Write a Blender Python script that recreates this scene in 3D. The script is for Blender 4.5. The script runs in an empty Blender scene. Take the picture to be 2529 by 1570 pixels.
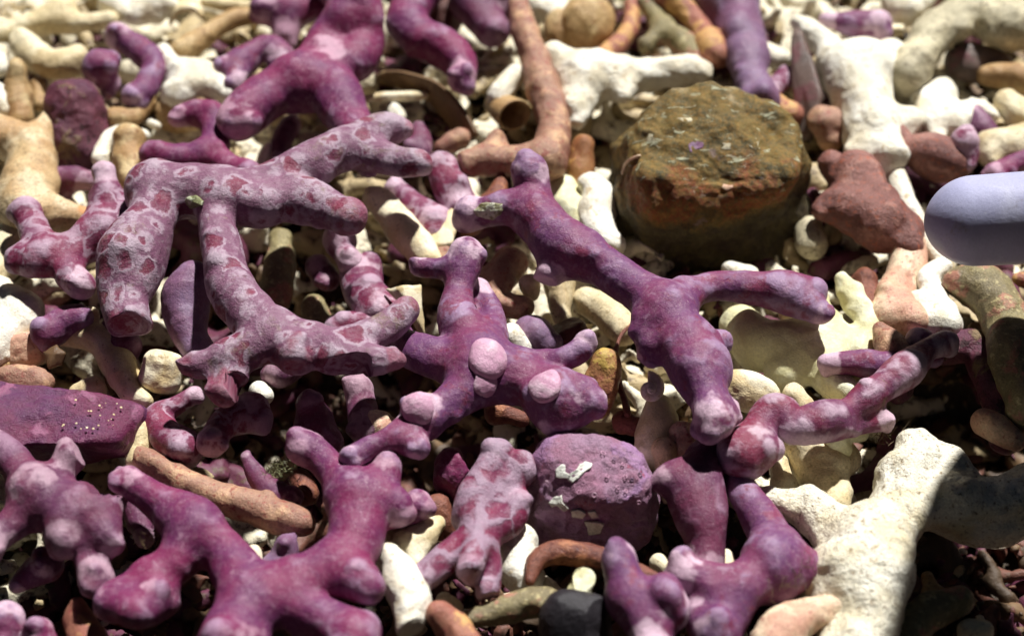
import bpy, math, random
import numpy as np
from mathutils import Vector

# ------------------------------------------------------------------ camera, world, sun, exposure
scene = bpy.context.scene
scene.unit_settings.scale_length = 0.01            # one unit is about one centimetre
PITCH = math.radians(48.0)
DIST = 47.0
HT = math.tan(math.radians(15.0))                  # half of the 30 degree horizontal field
CAM = np.array([0.0, -DIST * math.cos(PITCH), DIST * math.sin(PITCH)])
FWD = np.array([0.0, math.cos(PITCH), -math.sin(PITCH)])
RGT = np.array([1.0, 0.0, 0.0])
UPV = np.array([0.0, math.sin(PITCH), math.cos(PITCH)])
cam_data = bpy.data.cameras.new("camera")
cam = bpy.data.objects.new("camera", cam_data)
scene.collection.objects.link(cam)
cam.location = CAM.tolist()
cam.rotation_euler = (math.pi / 2 - PITCH, 0, 0)
cam_data.sensor_fit = 'HORIZONTAL'
cam_data.sensor_width = 36.0
cam_data.lens = 18.0 / HT
cam_data.clip_start = 0.5
cam_data.clip_end = 2000
cam_data.dof.use_dof = True
cam_data.dof.focus_distance = 44.3
cam_data.dof.aperture_fstop = 0.095
scene.camera = cam

SUN_EL = math.radians(54.0)
SUN_AZ = math.radians(-22.0)                        # a little to the right of straight ahead
world = bpy.data.worlds.new("World")
scene.world = world
world.use_nodes = True
wn = world.node_tree
bg = wn.nodes["Background"]
sky = wn.nodes.new("ShaderNodeTexSky")
sky.sky_type = 'NISHITA'
sky.sun_disc = False
sky.sun_elevation = SUN_EL
sky.sun_rotation = -SUN_AZ
wn.links.new(sky.outputs[0], bg.inputs[0])
bg.inputs[1].default_value = 0.004                 # strobe-lit under water: almost no ambient light
sun_data = bpy.data.lights.new("sun", 'SUN')
sun_data.energy = 5.0
sun_data.angle = math.radians(2.0)
sun_data.color = (1.0, 0.99, 0.965)
sun = bpy.data.objects.new("sun", sun_data)
scene.collection.objects.link(sun)
sdir = Vector((-math.sin(SUN_AZ) * math.cos(SUN_EL), math.cos(SUN_AZ) * math.cos(SUN_EL), math.sin(SUN_EL)))
sun.rotation_euler = sdir.to_track_quat('Z', 'Y').to_euler()
scene.view_settings.view_transform = 'Standard'
scene.view_settings.look = 'None'
scene.view_settings.exposure = 0.42
scene.view_settings.gamma = 1.0
scene.view_settings.use_curve_mapping = False
scene.cycles.adaptive_threshold = 0.02
scene.cycles.max_bounces = 3
scene.cycles.diffuse_bounces = 2

COL = scene.collection
rng = np.random.default_rng(7)
random.seed(7)

# ------------------------------------------------------------------ helpers
def at(px, py, h):
    """point of the scene at height h that the photograph shows at (px, py); second value: size of a pixel there"""
    x = (px - 1264.5) / 1264.5 * HT
    y = -(py - 785.0) / 1264.5 * HT
    d = FWD + RGT * x + UPV * y
    t = (h - CAM[2]) / d[2]
    return CAM + d * t, t * HT / 1264.5

def _h(ix, iy, iz, seed):
    n = (ix * 374761393 + iy * 668265263 + iz * 1274126177 + seed * 974711) & 0xffffffff
    n = ((n ^ (n >> 13)) * 1103515245) & 0xffffffff
    n = (n ^ (n >> 16)) & 0xffffff
    return n / 8388608.0 - 1.0

def vnoise(p, scale, seed=0):
    q = p * scale
    i = np.floor(q).astype(np.int64)
    f = q - i
    u = f * f * (3 - 2 * f)
    out = 0
    for dx in (0, 1):
        wx = u[:, 0] if dx else 1 - u[:, 0]
        for dy in (0, 1):
            wy = u[:, 1] if dy else 1 - u[:, 1]
            for dz in (0, 1):
                wz = u[:, 2] if dz else 1 - u[:, 2]
                out = out + wx * wy * wz * _h(i[:, 0] + dx, i[:, 1] + dy, i[:, 2] + dz, seed)
    return out

def vert_normals(v, f):
    fn = np.zeros_like(v)
    a, b, c = v[f[:, 0]], v[f[:, 1]], v[f[:, 2]]
    n = np.cross(b - a, c - a)
    if f.shape[1] == 4:
        n = np.cross(c - a, v[f[:, 3]] - b)
    for k in range(f.shape[1]):
        np.add.at(fn, f[:, k], n)
    return fn / (np.linalg.norm(fn, axis=1, keepdims=True) + 1e-12)

def surface_nets(f, origin, vs):
    nx, ny, nz = f.shape
    ins = f < 0
    cs = np.zeros((nx - 1, ny - 1, nz - 1), np.int8)
    corners = [(i, j, k) for i in (0, 1) for j in (0, 1) for k in (0, 1)]
    for (i, j, k) in corners:
        cs += ins[i:nx - 1 + i, j:ny - 1 + j, k:nz - 1 + k]
    cells = np.argwhere((cs > 0) & (cs < 8))
    if len(cells) == 0:
        return None, None
    idx = -np.ones(cs.shape, np.int64)
    idx[cells[:, 0], cells[:, 1], cells[:, 2]] = np.arange(len(cells))
    vals = np.stack([f[cells[:, 0] + i, cells[:, 1] + j, cells[:, 2] + k] for (i, j, k) in corners], 1)
    acc = np.zeros((len(cells), 3)); cnt = np.zeros(len(cells))
    for a in range(8):
        for b in range(a + 1, 8):
            ca, cb = np.array(corners[a]), np.array(corners[b])
            if np.abs(ca - cb).sum() != 1:
                continue
            va, vb = vals[:, a], vals[:, b]
            m = (va < 0) != (vb < 0)
            t = np.where(m, va / np.where(m, va - vb, 1), 0)
            acc += np.where(m[:, None], ca + t[:, None] * (cb - ca), 0)
            cnt += m
    verts = (cells + acc / cnt[:, None]) * vs + origin
    quads = []
    for ax in range(3):
        s0 = [slice(1, -1)] * 3; s1 = [slice(1, -1)] * 3
        s0[ax] = slice(0, -1); s1[ax] = slice(1, None)
        A = ins[tuple(s0)]; B = ins[tuple(s1)]
        e = np.argwhere(A != B)
        if len(e) == 0:
            continue
        fl = A[e[:, 0], e[:, 1], e[:, 2]]
        g = e + 1
        g[:, ax] = e[:, ax]
        o1, o2 = (ax + 1) % 3, (ax + 2) % 3
        c = []
        for (d1, d2) in ((-1, -1), (0, -1), (0, 0), (-1, 0)):
            q = g.copy(); q[:, o1] += d1; q[:, o2] += d2
            c.append(idx[q[:, 0], q[:, 1], q[:, 2]])
        q = np.stack(c, 1)
        q[~fl] = q[~fl][:, ::-1]
        quads.append(q)
    return verts, np.concatenate(quads)

def mesh_from(v, f, name, pc=None, tip=None, tone=None, normals=None, cvx=None):
    me = bpy.data.meshes.new(name)
    k = f.shape[1]
    me.vertices.add(len(v)); me.vertices.foreach_set("co", v.astype(np.float32).ravel())
    me.loops.add(f.size); me.loops.foreach_set("vertex_index", f.astype(np.int32).ravel())
    me.polygons.add(len(f))
    me.polygons.foreach_set("loop_start", np.arange(0, f.size, k, dtype=np.int32))
    me.polygons.foreach_set("use_smooth", np.ones(len(f), bool))
    me.update(calc_edges=True)
    me.validate()
    a = me.attributes.new("pc", 'FLOAT_VECTOR', 'POINT')
    a.data.foreach_set("vector", (v if pc is None else pc).astype(np.float32).ravel())
    a = me.attributes.new("tip", 'FLOAT', 'POINT')
    a.data.foreach_set("value", (np.zeros(len(v)) if tip is None else tip).astype(np.float32))
    if cvx is not None:
        a = me.attributes.new("cvx", 'FLOAT', 'POINT')
        a.data.foreach_set("value", cvx.astype(np.float32))
    if tone is not None:
        a = me.attributes.new("tone", 'FLOAT', 'POINT')
        a.data.foreach_set("value", tone.astype(np.float32))
    if normals is not None:
        me.normals_split_custom_set_from_vertices(normals.astype(np.float32))
    return me

def tag(o, label, cat, group=None):
    o["label"] = label
    o["category"] = cat
    if group:
        o["group"] = group
    return o

def obj(name, me, mat, parent=None, loc=None):
    o = bpy.data.objects.new(name, me)
    COL.objects.link(o)
    if mat is not None:
        me.materials.append(mat)
    if parent is not None:
        o.parent = parent
    if loc is not None:
        o.location = [float(c) for c in loc]
    return o

# ------------------------------------------------------------------ materials
MATS = {}
def srgb(r, g, b):
    return tuple(((c / 255.0) / 12.92 if c / 255.0 <= 0.04045 else ((c / 255.0 + 0.055) / 1.055) ** 2.4) for c in (r, g, b)) + (1.0,)

class NT:
    def __init__(s, name):
        s.m = bpy.data.materials.new(name); s.m.use_nodes = True
        s.t = s.m.node_tree; s.n = s.t.nodes
        s.b = s.n["Principled BSDF"]
    def new(s, ty, **kw):
        n = s.n.new(ty)
        for k, v in kw.items():
            setattr(n, k, v)
        return n
    def link(s, a, b):
        s.t.links.new(a, b)
    def attr(s, name):
        n = s.new("ShaderNodeAttribute"); n.attribute_name = name
        return n
    def noise(s, vec, scale, detail=3, rough=.5, dist=0.0):
        n = s.new("ShaderNodeTexNoise")
        n.inputs["Scale"].default_value = scale; n.inputs["Detail"].default_value = detail
        n.inputs["Roughness"].default_value = rough; n.inputs["Distortion"].default_value = dist
        s.link(vec, n.inputs["Vector"])
        return n.outputs["Fac"]
    def rmap(s, val, a, b, c=0.0, d=1.0, smooth=True):
        n = s.new("ShaderNodeMapRange")
        n.interpolation_type = 'SMOOTHSTEP' if smooth else 'LINEAR'
        n.inputs["From Min"].default_value = a; n.inputs["From Max"].default_value = b
        n.inputs["To Min"].default_value = c; n.inputs["To Max"].default_value = d
        s.link(val, n.inputs["Value"])
        return n.outputs["Result"]
    def mix(s, fac, a, b, blend='MIX'):
        n = s.new("ShaderNodeMix", data_type='RGBA', blend_type=blend)
        for sock, val in ((n.inputs[0], fac), (n.inputs[6], a), (n.inputs[7], b)):
            if isinstance(val, (float, int)):
                sock.default_value = val
            elif isinstance(val, tuple):
                sock.default_value = val
            else:
                s.link(val, sock)
        return n.outputs[2]
    def math(s, op, a, b=None):
        n = s.new("ShaderNodeMath", operation=op)
        for i, val in enumerate((a, b)):
            if val is None:
                continue
            if isinstance(val, (float, int)):
                n.inputs[i].default_value = val
            else:
                s.link(val, n.inputs[i])
        return n.outputs[0]

def M(key, c1, c2, s1=.8, pale=None, ps=1.5, pt=.58, pw=.05, web=None, ws=1.6, ww=.16, spots=None, ss=7, st=.63,
      pits=None, pit_s=4.0, pit_r=.09, tip=None, tipk=.8, bump=.35, bs=6, rough=.46, grain=.22, stain=None, stt=.6, ring=None, rs=1.7, rt=.52, dust=None, ridge=0.0, fleck=None, ft=.62):
    t = NT(key); pc = t.attr("pc").outputs["Vector"]
    warp = t.new("ShaderNodeTexNoise"); warp.inputs["Scale"].default_value = 3.0; warp.inputs["Detail"].default_value = 3
    t.link(pc, warp.inputs["Vector"])
    wv = t.new("ShaderNodeVectorMath", operation='MULTIPLY_ADD')
    t.link(warp.outputs["Color"], wv.inputs[0]); wv.inputs[1].default_value = (.42, .42, .42); t.link(pc, wv.inputs[2])
    col = t.mix(t.rmap(t.noise(pc, s1, 4, .55), .36, .64), c1, c2)
    hgt = t.math('ADD', t.noise(pc, bs, 5, .7), t.math('MULTIPLY', t.noise(pc, 24, 2, .7), 0.24 if dust else .34))
    if pale is not None:
        pn = t.noise(pc, ps, 4, .58, .4)
        if ridge:
            pn = t.math('ADD', pn, t.math('MULTIPLY', t.math('SUBTRACT', t.attr("cvx").outputs["Fac"], .5), ridge))
        pm = t.rmap(pn, pt - pw, pt + pw)
        col = t.mix(pm, col, pale)
        hgt = t.math('ADD', hgt, t.math('MULTIPLY', pm, .35))
    if ring is not None:                                       # rose patches, each inside a pale halo
        vr = t.new("ShaderNodeTexVoronoi", feature='F1'); vr.inputs["Scale"].default_value = rs
        t.link(wv.outputs[0], vr.inputs["Vector"])
        sc_ = t.new("ShaderNodeSeparateColor"); t.link(vr.outputs["Color"], sc_.inputs[0])
        rad = t.rmap(sc_.outputs[0], 0, 1, .02, .58, False)
        rn = t.math('ADD', t.math('MULTIPLY', t.math('SUBTRACT', rad, vr.outputs["Distance"]), .4), rt + .01)
        rn = t.math('ADD', rn, t.rmap(t.noise(pc, 5, 4, .7), .3, .7, -.05, .05, False))
        halo = t.math('MULTIPLY', t.rmap(rn, rt - .1, rt - .015), t.rmap(rn, rt + .01, rt + .045, 1, 0))
        col = t.mix(t.math('MULTIPLY', halo, .75), col, ring[1])
        rose = t.math('MULTIPLY', t.rmap(rn, rt - .005, rt + .07), .92)
        col = t.mix(rose, col, t.mix(t.rmap(t.noise(pc, 2.5, 4), .35, .65), ring[0], ring[2]))
        hgt = t.math('ADD', hgt, t.math('MULTIPLY', rose, -.3))
    if web is not None:
        v = t.new("ShaderNodeTexVoronoi", feature='DISTANCE_TO_EDGE'); v.inputs["Scale"].default_value = ws
        t.link(wv.outputs[0], v.inputs["Vector"])
        nn = t.rmap(t.noise(pc, 1.1, 2), .35, .65, .25, 1.5, False)
        wm = t.rmap(t.math('ADD', t.math('DIVIDE', v.outputs["Distance"], nn), t.rmap(t.noise(pc, 8, 4, .7), .3, .7, -.045, .045, False)), ww * .3, ww * 1.1, 1.0, 0.0)
        wm = t.math('MULTIPLY', wm, .92)
        col = t.mix(wm, col, web)
        hgt = t.math('ADD', hgt, t.math('MULTIPLY', wm, .5))
    if spots is not None:
        col = t.mix(t.math('MULTIPLY', t.rmap(t.noise(pc, ss, 4, .65), st - .05, st + .07), .85), col, spots)
    if stain is not None:
        col = t.mix(t.rmap(t.noise(wv.outputs[0], 1.3, 6, .7), stt - .05, stt + .1), col, stain)
    if tip is not None:
        ta = t.attr("tip").outputs["Fac"]
        tm = t.math('MULTIPLY', t.rmap(t.math('ADD', ta, t.rmap(t.noise(pc, 2.2, 4), .3, .7, -.38, .38, False)), .45, .8), tipk)
        col = t.mix(tm, col, tip)
    if pits is not None:
        v = t.new("ShaderNodeTexVoronoi", feature='F1'); v.inputs["Scale"].default_value = pit_s
        t.link(wv.outputs[0], v.inputs["Vector"])
        pk = t.math('MULTIPLY', t.rmap(v.outputs["Distance"], pit_r * .6, pit_r * 1.3, 1, 0), t.rmap(t.noise(pc, .9, 2), .45, .6))
        col = t.mix(t.math('MULTIPLY', pk, .85), col, pits)
        hgt = t.math('SUBTRACT', hgt, t.math('MULTIPLY', pk, .8))
    if fleck is not None:                                      # small chalky blotches
        col = t.mix(t.math('MULTIPLY', t.rmap(t.noise(wv.outputs[0], 3.0, 4, .62), ft - .06, ft + .08), .5), col, fleck)
    if dust is not None:
        col = t.mix(t.math('MULTIPLY', t.rmap(t.noise(pc, 6, 4, .8), .44, .72), .42), col, dust)
        col = t.mix(t.math('MULTIPLY', t.rmap(t.noise(pc, 30, 1, .5), .7, .75), .35), col, srgb(214, 196, 190))
    if dust is not None:
        grain *= .55
    g = t.rmap(t.noise(pc, 17, 3, .7), .3, .7, 1 - grain, 1 + grain, False)
    gm = t.new("ShaderNodeVectorMath", operation='SCALE'); t.link(col, gm.inputs[0]); t.link(g, gm.inputs["Scale"])
    t.link(gm.outputs[0], t.b.inputs["Base Color"])
    bp = t.new("ShaderNodeBump"); bp.inputs["Strength"].default_value = bump; bp.inputs["Distance"].default_value = .12
    t.link(hgt, bp.inputs["Height"]); t.link(bp.outputs[0], t.b.inputs["Normal"])
    t.b.inputs["Roughness"].default_value = rough
    t.b.inputs["Specular IOR Level"].default_value = .3
    MATS[key] = t.m
    return t

DU = srgb(158, 120, 138)
M('mag', srgb(124, 42, 82), srgb(104, 46, 88), pale=srgb(158, 122, 148), ps=1.3, pt=.65, pw=.1, ridge=.3, tip=srgb(206, 164, 182), tipk=.7, fleck=srgb(172, 136, 154), ft=.64,
  stain=srgb(122, 102, 92), stt=.7, bump=.34, bs=5, rough=.52, dust=DU, pits=srgb(70, 22, 36), pit_s=2.6, pit_r=.05)
M('mot', srgb(132, 92, 114), srgb(120, 74, 100), ring=(srgb(122, 44, 66), srgb(178, 156, 170), srgb(110, 44, 70)), rs=1.7, rt=.51,
  pale=srgb(172, 150, 164), ps=1.6, pt=.63, pw=.14, ridge=.5, fleck=srgb(190, 170, 180), ft=.64,
  tip=srgb(132, 42, 68), tipk=.65, stain=srgb(126, 106, 90), stt=.62, pits=srgb(84, 28, 38), pit_s=3, pit_r=.07, bump=.5, bs=5, rough=.55, dust=srgb(164, 142, 150))
M('mots', srgb(128, 46, 74), srgb(112, 50, 82), pale=srgb(174, 144, 162), ps=1.4, pt=.6, pw=.12, ridge=.45, ring=(srgb(120, 40, 70), srgb(176, 150, 166), srgb(112, 44, 74)), rs=1.5, rt=.56,
  fleck=srgb(182, 156, 170), ft=.62, tip=srgb(212, 182, 196), tipk=.75, bump=.38, bs=5, rough=.52, dust=DU, stain=srgb(124, 104, 92), stt=.72)
M('vein', srgb(124, 40, 70), srgb(110, 42, 74), web=srgb(158, 132, 150), ws=1.2, ww=.2, pale=srgb(168, 144, 160), ps=1.5, pt=.61, pw=.1, ridge=.35, fleck=srgb(176, 152, 166), ft=.64,
  tip=srgb(198, 168, 184), tipk=.55, bump=.4, bs=5, rough=.52, dust=DU)
M('pur', srgb(122, 56, 90), srgb(106, 60, 102), s1=.7, pale=srgb(152, 122, 152), ps=1.1, pt=.6, pw=.1, ridge=.4, spots=srgb(124, 48, 76), ss=2.0, st=.6, fleck=srgb(164, 136, 156), ft=.63,
  tip=srgb(212, 180, 196), tipk=.9, stain=srgb(144, 126, 122), stt=.71, bump=.36, bs=5, rough=.52, dust=DU, pits=srgb(70, 26, 40), pit_s=2.6, pit_r=.045)
M('purd', srgb(114, 54, 80), srgb(98, 52, 82), pale=srgb(148, 112, 134), ps=1.3, pt=.63, pw=.12, ridge=.35, fleck=srgb(150, 120, 138), ft=.64, tip=srgb(198, 164, 178), tipk=.65, bump=.36, bs=5, rough=.52, dust=srgb(134, 104, 118))
M('lil', srgb(124, 98, 128), srgb(120, 82, 110), pale=srgb(160, 140, 162), ps=1.0, pt=.62, pw=.12, tip=srgb(156, 128, 158), tipk=.5, bump=.3, dust=DU)
M('band', srgb(124, 46, 70), srgb(106, 60, 92), pale=srgb(184, 156, 172), ps=1.6, pt=.55, pw=.12, ridge=.6, tip=srgb(206, 178, 190), bump=.38, bs=5, rough=.52,
  stain=srgb(130, 108, 88), stt=.64, dust=DU)
M('dkp', srgb(110, 58, 72), srgb(92, 52, 72), pale=srgb(130, 108, 80), ps=1.5, pt=.6, spots=srgb(56, 32, 34), ss=4, st=.6, bump=.8, bs=3.5)
M('whi', srgb(246, 241, 224), srgb(232, 220, 192), pale=srgb(250, 245, 230), ps=1.2, pt=.55, pw=.12, spots=srgb(200, 178, 138), ss=4.5, st=.62, bump=.5, bs=5, grain=.14, pits=srgb(120, 96, 66), pit_s=5, pit_r=.07)
M('crm', srgb(232, 216, 176), srgb(214, 190, 142), pale=srgb(244, 234, 205), ps=1.0, pt=.52, pw=.14, spots=srgb(178, 150, 104), ss=5, st=.64,
  pits=srgb(50, 40, 28), pit_s=6, pit_r=.1, bump=.32, grain=.14)
M('crd', srgb(222, 204, 160), srgb(204, 182, 140), pale=srgb(236, 224, 190), ps=1.0, pt=.55, pw=.14, spots=srgb(160, 138, 100), ss=8, st=.62, bump=.32, grain=.2)
M('yel', srgb(232, 226, 178), srgb(216, 208, 158), pale=srgb(242, 240, 208), ps=1.2, pt=.55, pw=.12, spots=srgb(190, 160, 130), ss=6, st=.68, bump=.3, grain=.12)
M('tan', srgb(190, 158, 110), srgb(170, 134, 92), pale=srgb(212, 188, 142), ps=1.2, pt=.58, pw=.1, spots=srgb(138, 96, 62), ss=9, st=.6, bump=.38, grain=.25)
M('bei', srgb(204, 176, 132), srgb(186, 150, 108), pale=srgb(224, 206, 170), ps=1.1, pt=.55, pw=.12, spots=srgb(150, 118, 84), ss=11, st=.6, tip=srgb(196, 132, 74), tipk=.8, bump=.35, grain=.25)
M('pnk', srgb(170, 132, 110), srgb(150, 108, 92), pale=srgb(206, 166, 130), ps=1.3, pt=.58, pw=.1, spots=srgb(150, 78, 70), ss=8, st=.58, pits=srgb(100, 50, 40), pit_s=5, pit_r=.07, bump=.38, grain=.22)
M('ptn', srgb(216, 176, 146), srgb(200, 150, 128), pale=srgb(234, 212, 180), ps=1.2, pt=.55, pw=.1, spots=srgb(180, 110, 100), ss=8, st=.6, bump=.35, grain=.2)
M('brn', srgb(132, 82, 66), srgb(114, 68, 58), pale=srgb(170, 112, 80), ps=1.6, pt=.6, pw=.08, spots=srgb(88, 46, 40), ss=7, st=.6, bump=.42, grain=.25)
M('rdb', srgb(140, 96, 88), srgb(122, 80, 74), pale=srgb(166, 120, 108), ps=1.6, pt=.6, pw=.08, spots=srgb(172, 96, 70), ss=7, st=.6, bump=.5, grain=.25)
M('ora', srgb(166, 120, 76), srgb(148, 98, 64), pale=srgb(214, 164, 96), ps=1.4, pt=.6, spots=srgb(150, 76, 48), ss=8, st=.6, bump=.38)
M('orp', srgb(172, 118, 96), srgb(156, 98, 84), pale=srgb(206, 160, 104), ps=1.4, pt=.57, spots=srgb(146, 66, 66), ss=5, st=.6, bump=.4)
M('olv', srgb(142, 130, 92), srgb(124, 112, 84), pale=srgb(170, 120, 100), ps=1.5, pt=.57, spots=srgb(186, 172, 128), ss=6, st=.6, bump=.4, grain=.3)
M('gry', srgb(190, 180, 150), srgb(170, 160, 134), pale=srgb(222, 210, 176), ps=1.0, pt=.54, pw=.1, spots=srgb(120, 108, 88), ss=7, st=.6, bump=.4, grain=.25)
M('slt', srgb(118, 98, 90), srgb(100, 86, 80), pale=srgb(122, 82, 84), ps=1.2, pt=.58, bump=.25, grain=.15)
M('blk', srgb(50, 46, 50), srgb(42, 38, 42), bump=.3, bs=14, grain=.35)
M('dbr', srgb(112, 70, 58), srgb(90, 52, 46), spots=srgb(150, 120, 100), ss=14, st=.68, bump=.4, grain=.25)
M('mpb', srgb(176, 134, 84), srgb(158, 96, 78), s1=1.6, pale=srgb(190, 160, 84), ps=1.5, pt=.55, spots=srgb(128, 62, 56), ss=8, st=.58, bump=.3, grain=.22)
M('shl', srgb(120, 92, 62), srgb(98, 74, 52), pale=srgb(150, 124, 90), ps=1.4, pt=.62, bump=.25, bs=9, rough=.45)
M('shc', srgb(226, 208, 166), srgb(206, 184, 140), pale=srgb(240, 228, 196), ps=1.4, pt=.55, spots=srgb(180, 150, 100), ss=5, st=.64, bump=.22, rough=.45, grain=.12)
M('hair', srgb(140, 120, 88), srgb(110, 92, 70), bump=.1)
M('grn', srgb(146, 146, 104), srgb(124, 126, 88), pale=srgb(186, 190, 160), ps=3, pt=.56, bump=.5)
M('crk', srgb(242, 234, 210), srgb(226, 212, 178), pale=srgb(244, 238, 220), ps=1.1, pt=.53, pw=.12, spots=srgb(150, 126, 92), ss=9, st=.6, bump=.9, bs=3.5, grain=.2, pits=srgb(70, 54, 38), pit_s=5.5, pit_r=.1, stain=srgb(190, 164, 120), stt=.66)
M('chip', srgb(238, 238, 226), srgb(220, 220, 205), spots=srgb(160, 150, 140), ss=8, st=.68, bump=.4)
M('tub', srgb(176, 176, 206), srgb(166, 166, 198), s1=.5, pale=srgb(190, 190, 214), ps=1.2, pt=.62, pw=.12, spots=srgb(206, 206, 220), ss=6, st=.72, bump=.12, bs=5, grain=.07, rough=.45, stain=srgb(150, 146, 160), stt=.62)

# ------------------------------------------------------------------ shape builders
def parse(s):
    out = []
    for ch in s.split(';'):
        c = []
        for tok in ch.split():
            q = [float(a) for a in tok.split(',')]
            c.append((q[0], q[1], q[2], q[3] if len(q) > 3 else 0.0))
        out.append(c)
    return out

def convexity(v, f, nr, vs, it=5):
    """0 in hollows, .5 on flats, 1 on knobs, smoothed over the surface"""
    k = f.shape[1]
    e = np.vstack([f[:, [i, (i + 1) % k]] for i in range(k)])
    n = len(v)
    deg = np.bincount(e.ravel(), minlength=n).astype(float) + 1e-9
    def avg(a):
        return (np.bincount(e[:, 0], a[e[:, 1]], n) + np.bincount(e[:, 1], a[e[:, 0]], n)) / deg
    w = np.stack([v[:, i] for i in range(3)], 1)
    for _ in range(6):
        w = np.stack([avg(w[:, i]) for i in range(3)], 1)
    c = ((v - w) * nr).sum(1)
    for _ in range(it):
        c = avg(c)
    c = (c - np.median(c)) / (np.std(c) + 1e-6)
    return np.clip(.5 + c * .28, 0, 1)

def catmull(P, n=4):
    if len(P) < 3:
        t = np.linspace(0, 1, n * 2 + 1)[:, None]
        return P[0] * (1 - t) + P[-1] * t
    Q = np.vstack([2 * P[0] - P[1], P, 2 * P[-1] - P[-2]])
    out = []
    for i in range(1, len(Q) - 2):
        p0, p1, p2, p3 = Q[i - 1], Q[i], Q[i + 1], Q[i + 2]
        for j in range(n):
            t = j / n
            out.append(.5 * (2 * p1 + (p2 - p0) * t + (2 * p0 - 5 * p1 + 4 * p2 - p3) * t * t + (3 * p1 - p0 - 3 * p2 + p3) * t ** 3))
    out.append(P[-1])
    return np.array(out)

def seg_dist(p, a, b):
    ab = b[:3] - a[:3]
    L = float(ab @ ab) + 1e-9
    t = np.clip((p - a[:3]) @ ab / L, 0, 1)
    d = np.linalg.norm(p - (a[:3] + t[..., None] * ab), axis=-1)
    return d - (a[3] + t * (b[3] - a[3]))

def branch_field(curves, vs, k, nubs=None):
    allp = np.vstack(curves)
    lo = (allp[:, :3] - allp[:, 3:4]).min(0) - 4 * vs
    hi = (allp[:, :3] + allp[:, 3:4]).max(0) + 4 * vs
    n = np.ceil((hi - lo) / vs).astype(int) + 1
    F = np.full(n, 50.0)
    for ci, c in enumerate(curves):
        m = k + 3 * vs
        l2 = np.maximum(np.floor(((c[:, :3] - c[:, 3:4]).min(0) - m - lo) / vs).astype(int), 0)
        h2 = np.minimum(np.ceil(((c[:, :3] + c[:, 3:4]).max(0) + m - lo) / vs).astype(int) + 1, n)
        G = np.full(h2 - l2, 50.0)
        for a, b in zip(c[:-1], c[1:]):
            r = max(a[3], b[3]) + m
            s = np.maximum(np.floor((np.minimum(a[:3], b[:3]) - r - lo) / vs).astype(int), l2)
            e = np.minimum(np.ceil((np.maximum(a[:3], b[:3]) + r - lo) / vs).astype(int) + 1, h2)
            ax = [lo[i] + np.arange(s[i], e[i]) * vs for i in range(3)]
            p = np.stack(np.meshgrid(*ax, indexing='ij'), -1)
            d = seg_dist(p, a, b)
            sl = tuple(slice(s[i] - l2[i], e[i] - l2[i]) for i in range(3))
            G[sl] = np.minimum(G[sl], d)
        for (q, r) in (nubs[ci] if nubs else ()):
            s = np.maximum(np.floor((q - r - m - lo) / vs).astype(int), l2)
            e = np.minimum(np.ceil((q + r + m - lo) / vs).astype(int) + 1, h2)
            if np.any(e <= s):
                continue
            ax = [lo[i] + np.arange(s[i], e[i]) * vs for i in range(3)]
            p = np.stack(np.meshgrid(*ax, indexing='ij'), -1)
            d = np.linalg.norm(p - q, axis=-1) - r
            sl = tuple(slice(s[i] - l2[i], e[i] - l2[i]) for i in range(3))
            kk = r * .5
            hh = np.maximum(kk - np.abs(G[sl] - d), 0) / kk
            G[sl] = np.minimum(G[sl], d) - hh * hh * kk * .25
        sl = tuple(slice(l2[i], h2[i]) for i in range(3))
        A = F[sl]
        hh = np.maximum(k - np.abs(A - G), 0) / k
        F[sl] = np.minimum(A, G) - hh * hh * k * .25
    return F, lo

def tidy(f, own, n):
    """each branch keeps its largest connected island of faces, others go to the branch around them"""
    for _ in range(2):
        for i in np.unique(own):
            sel = np.where(own == i)[0]
            lab = np.arange(n)
            fi = f[sel]
            while True:
                m = lab[fi].min(1)
                new = lab.copy()
                for k in range(fi.shape[1]):
                    np.minimum.at(new, fi[:, k], m)
                new = new[new]
                if np.array_equal(new, lab):
                    break
                lab = new
            fl = lab[fi[:, 0]]
            u, c = np.unique(fl, return_counts=True)
            if len(u) < 2:
                continue
            big = u[c.argmax()]
            for q in u:
                if q == big:
                    continue
                isl = sel[fl == q]
                vs_ = np.unique(f[isl])
                touch = np.isin(f, vs_).any(1)
                touch[isl] = False
                nb = own[touch]
                nb = nb[nb != i]
                if len(nb):
                    own[isl] = np.bincount(nb).argmax()
    return own

GROUPS = {'purple_coral': 'living purple coral branches', 'dead_coral': 'bleached dead coral pieces', 'brown_coral': 'pinkish brown coral twigs',
          'pebble': 'pebbles between the corals', 'shell_fragment': 'broken shell fragments'}
CATS = {'purple_coral': 'coral', 'dead_coral': 'dead coral', 'brown_coral': 'coral twig', 'pebble': 'pebble', 'shell_fragment': 'shell',
        'boulder': 'rock', 'stone': 'stone'}
_seed = [11]
SURF = {}

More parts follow.
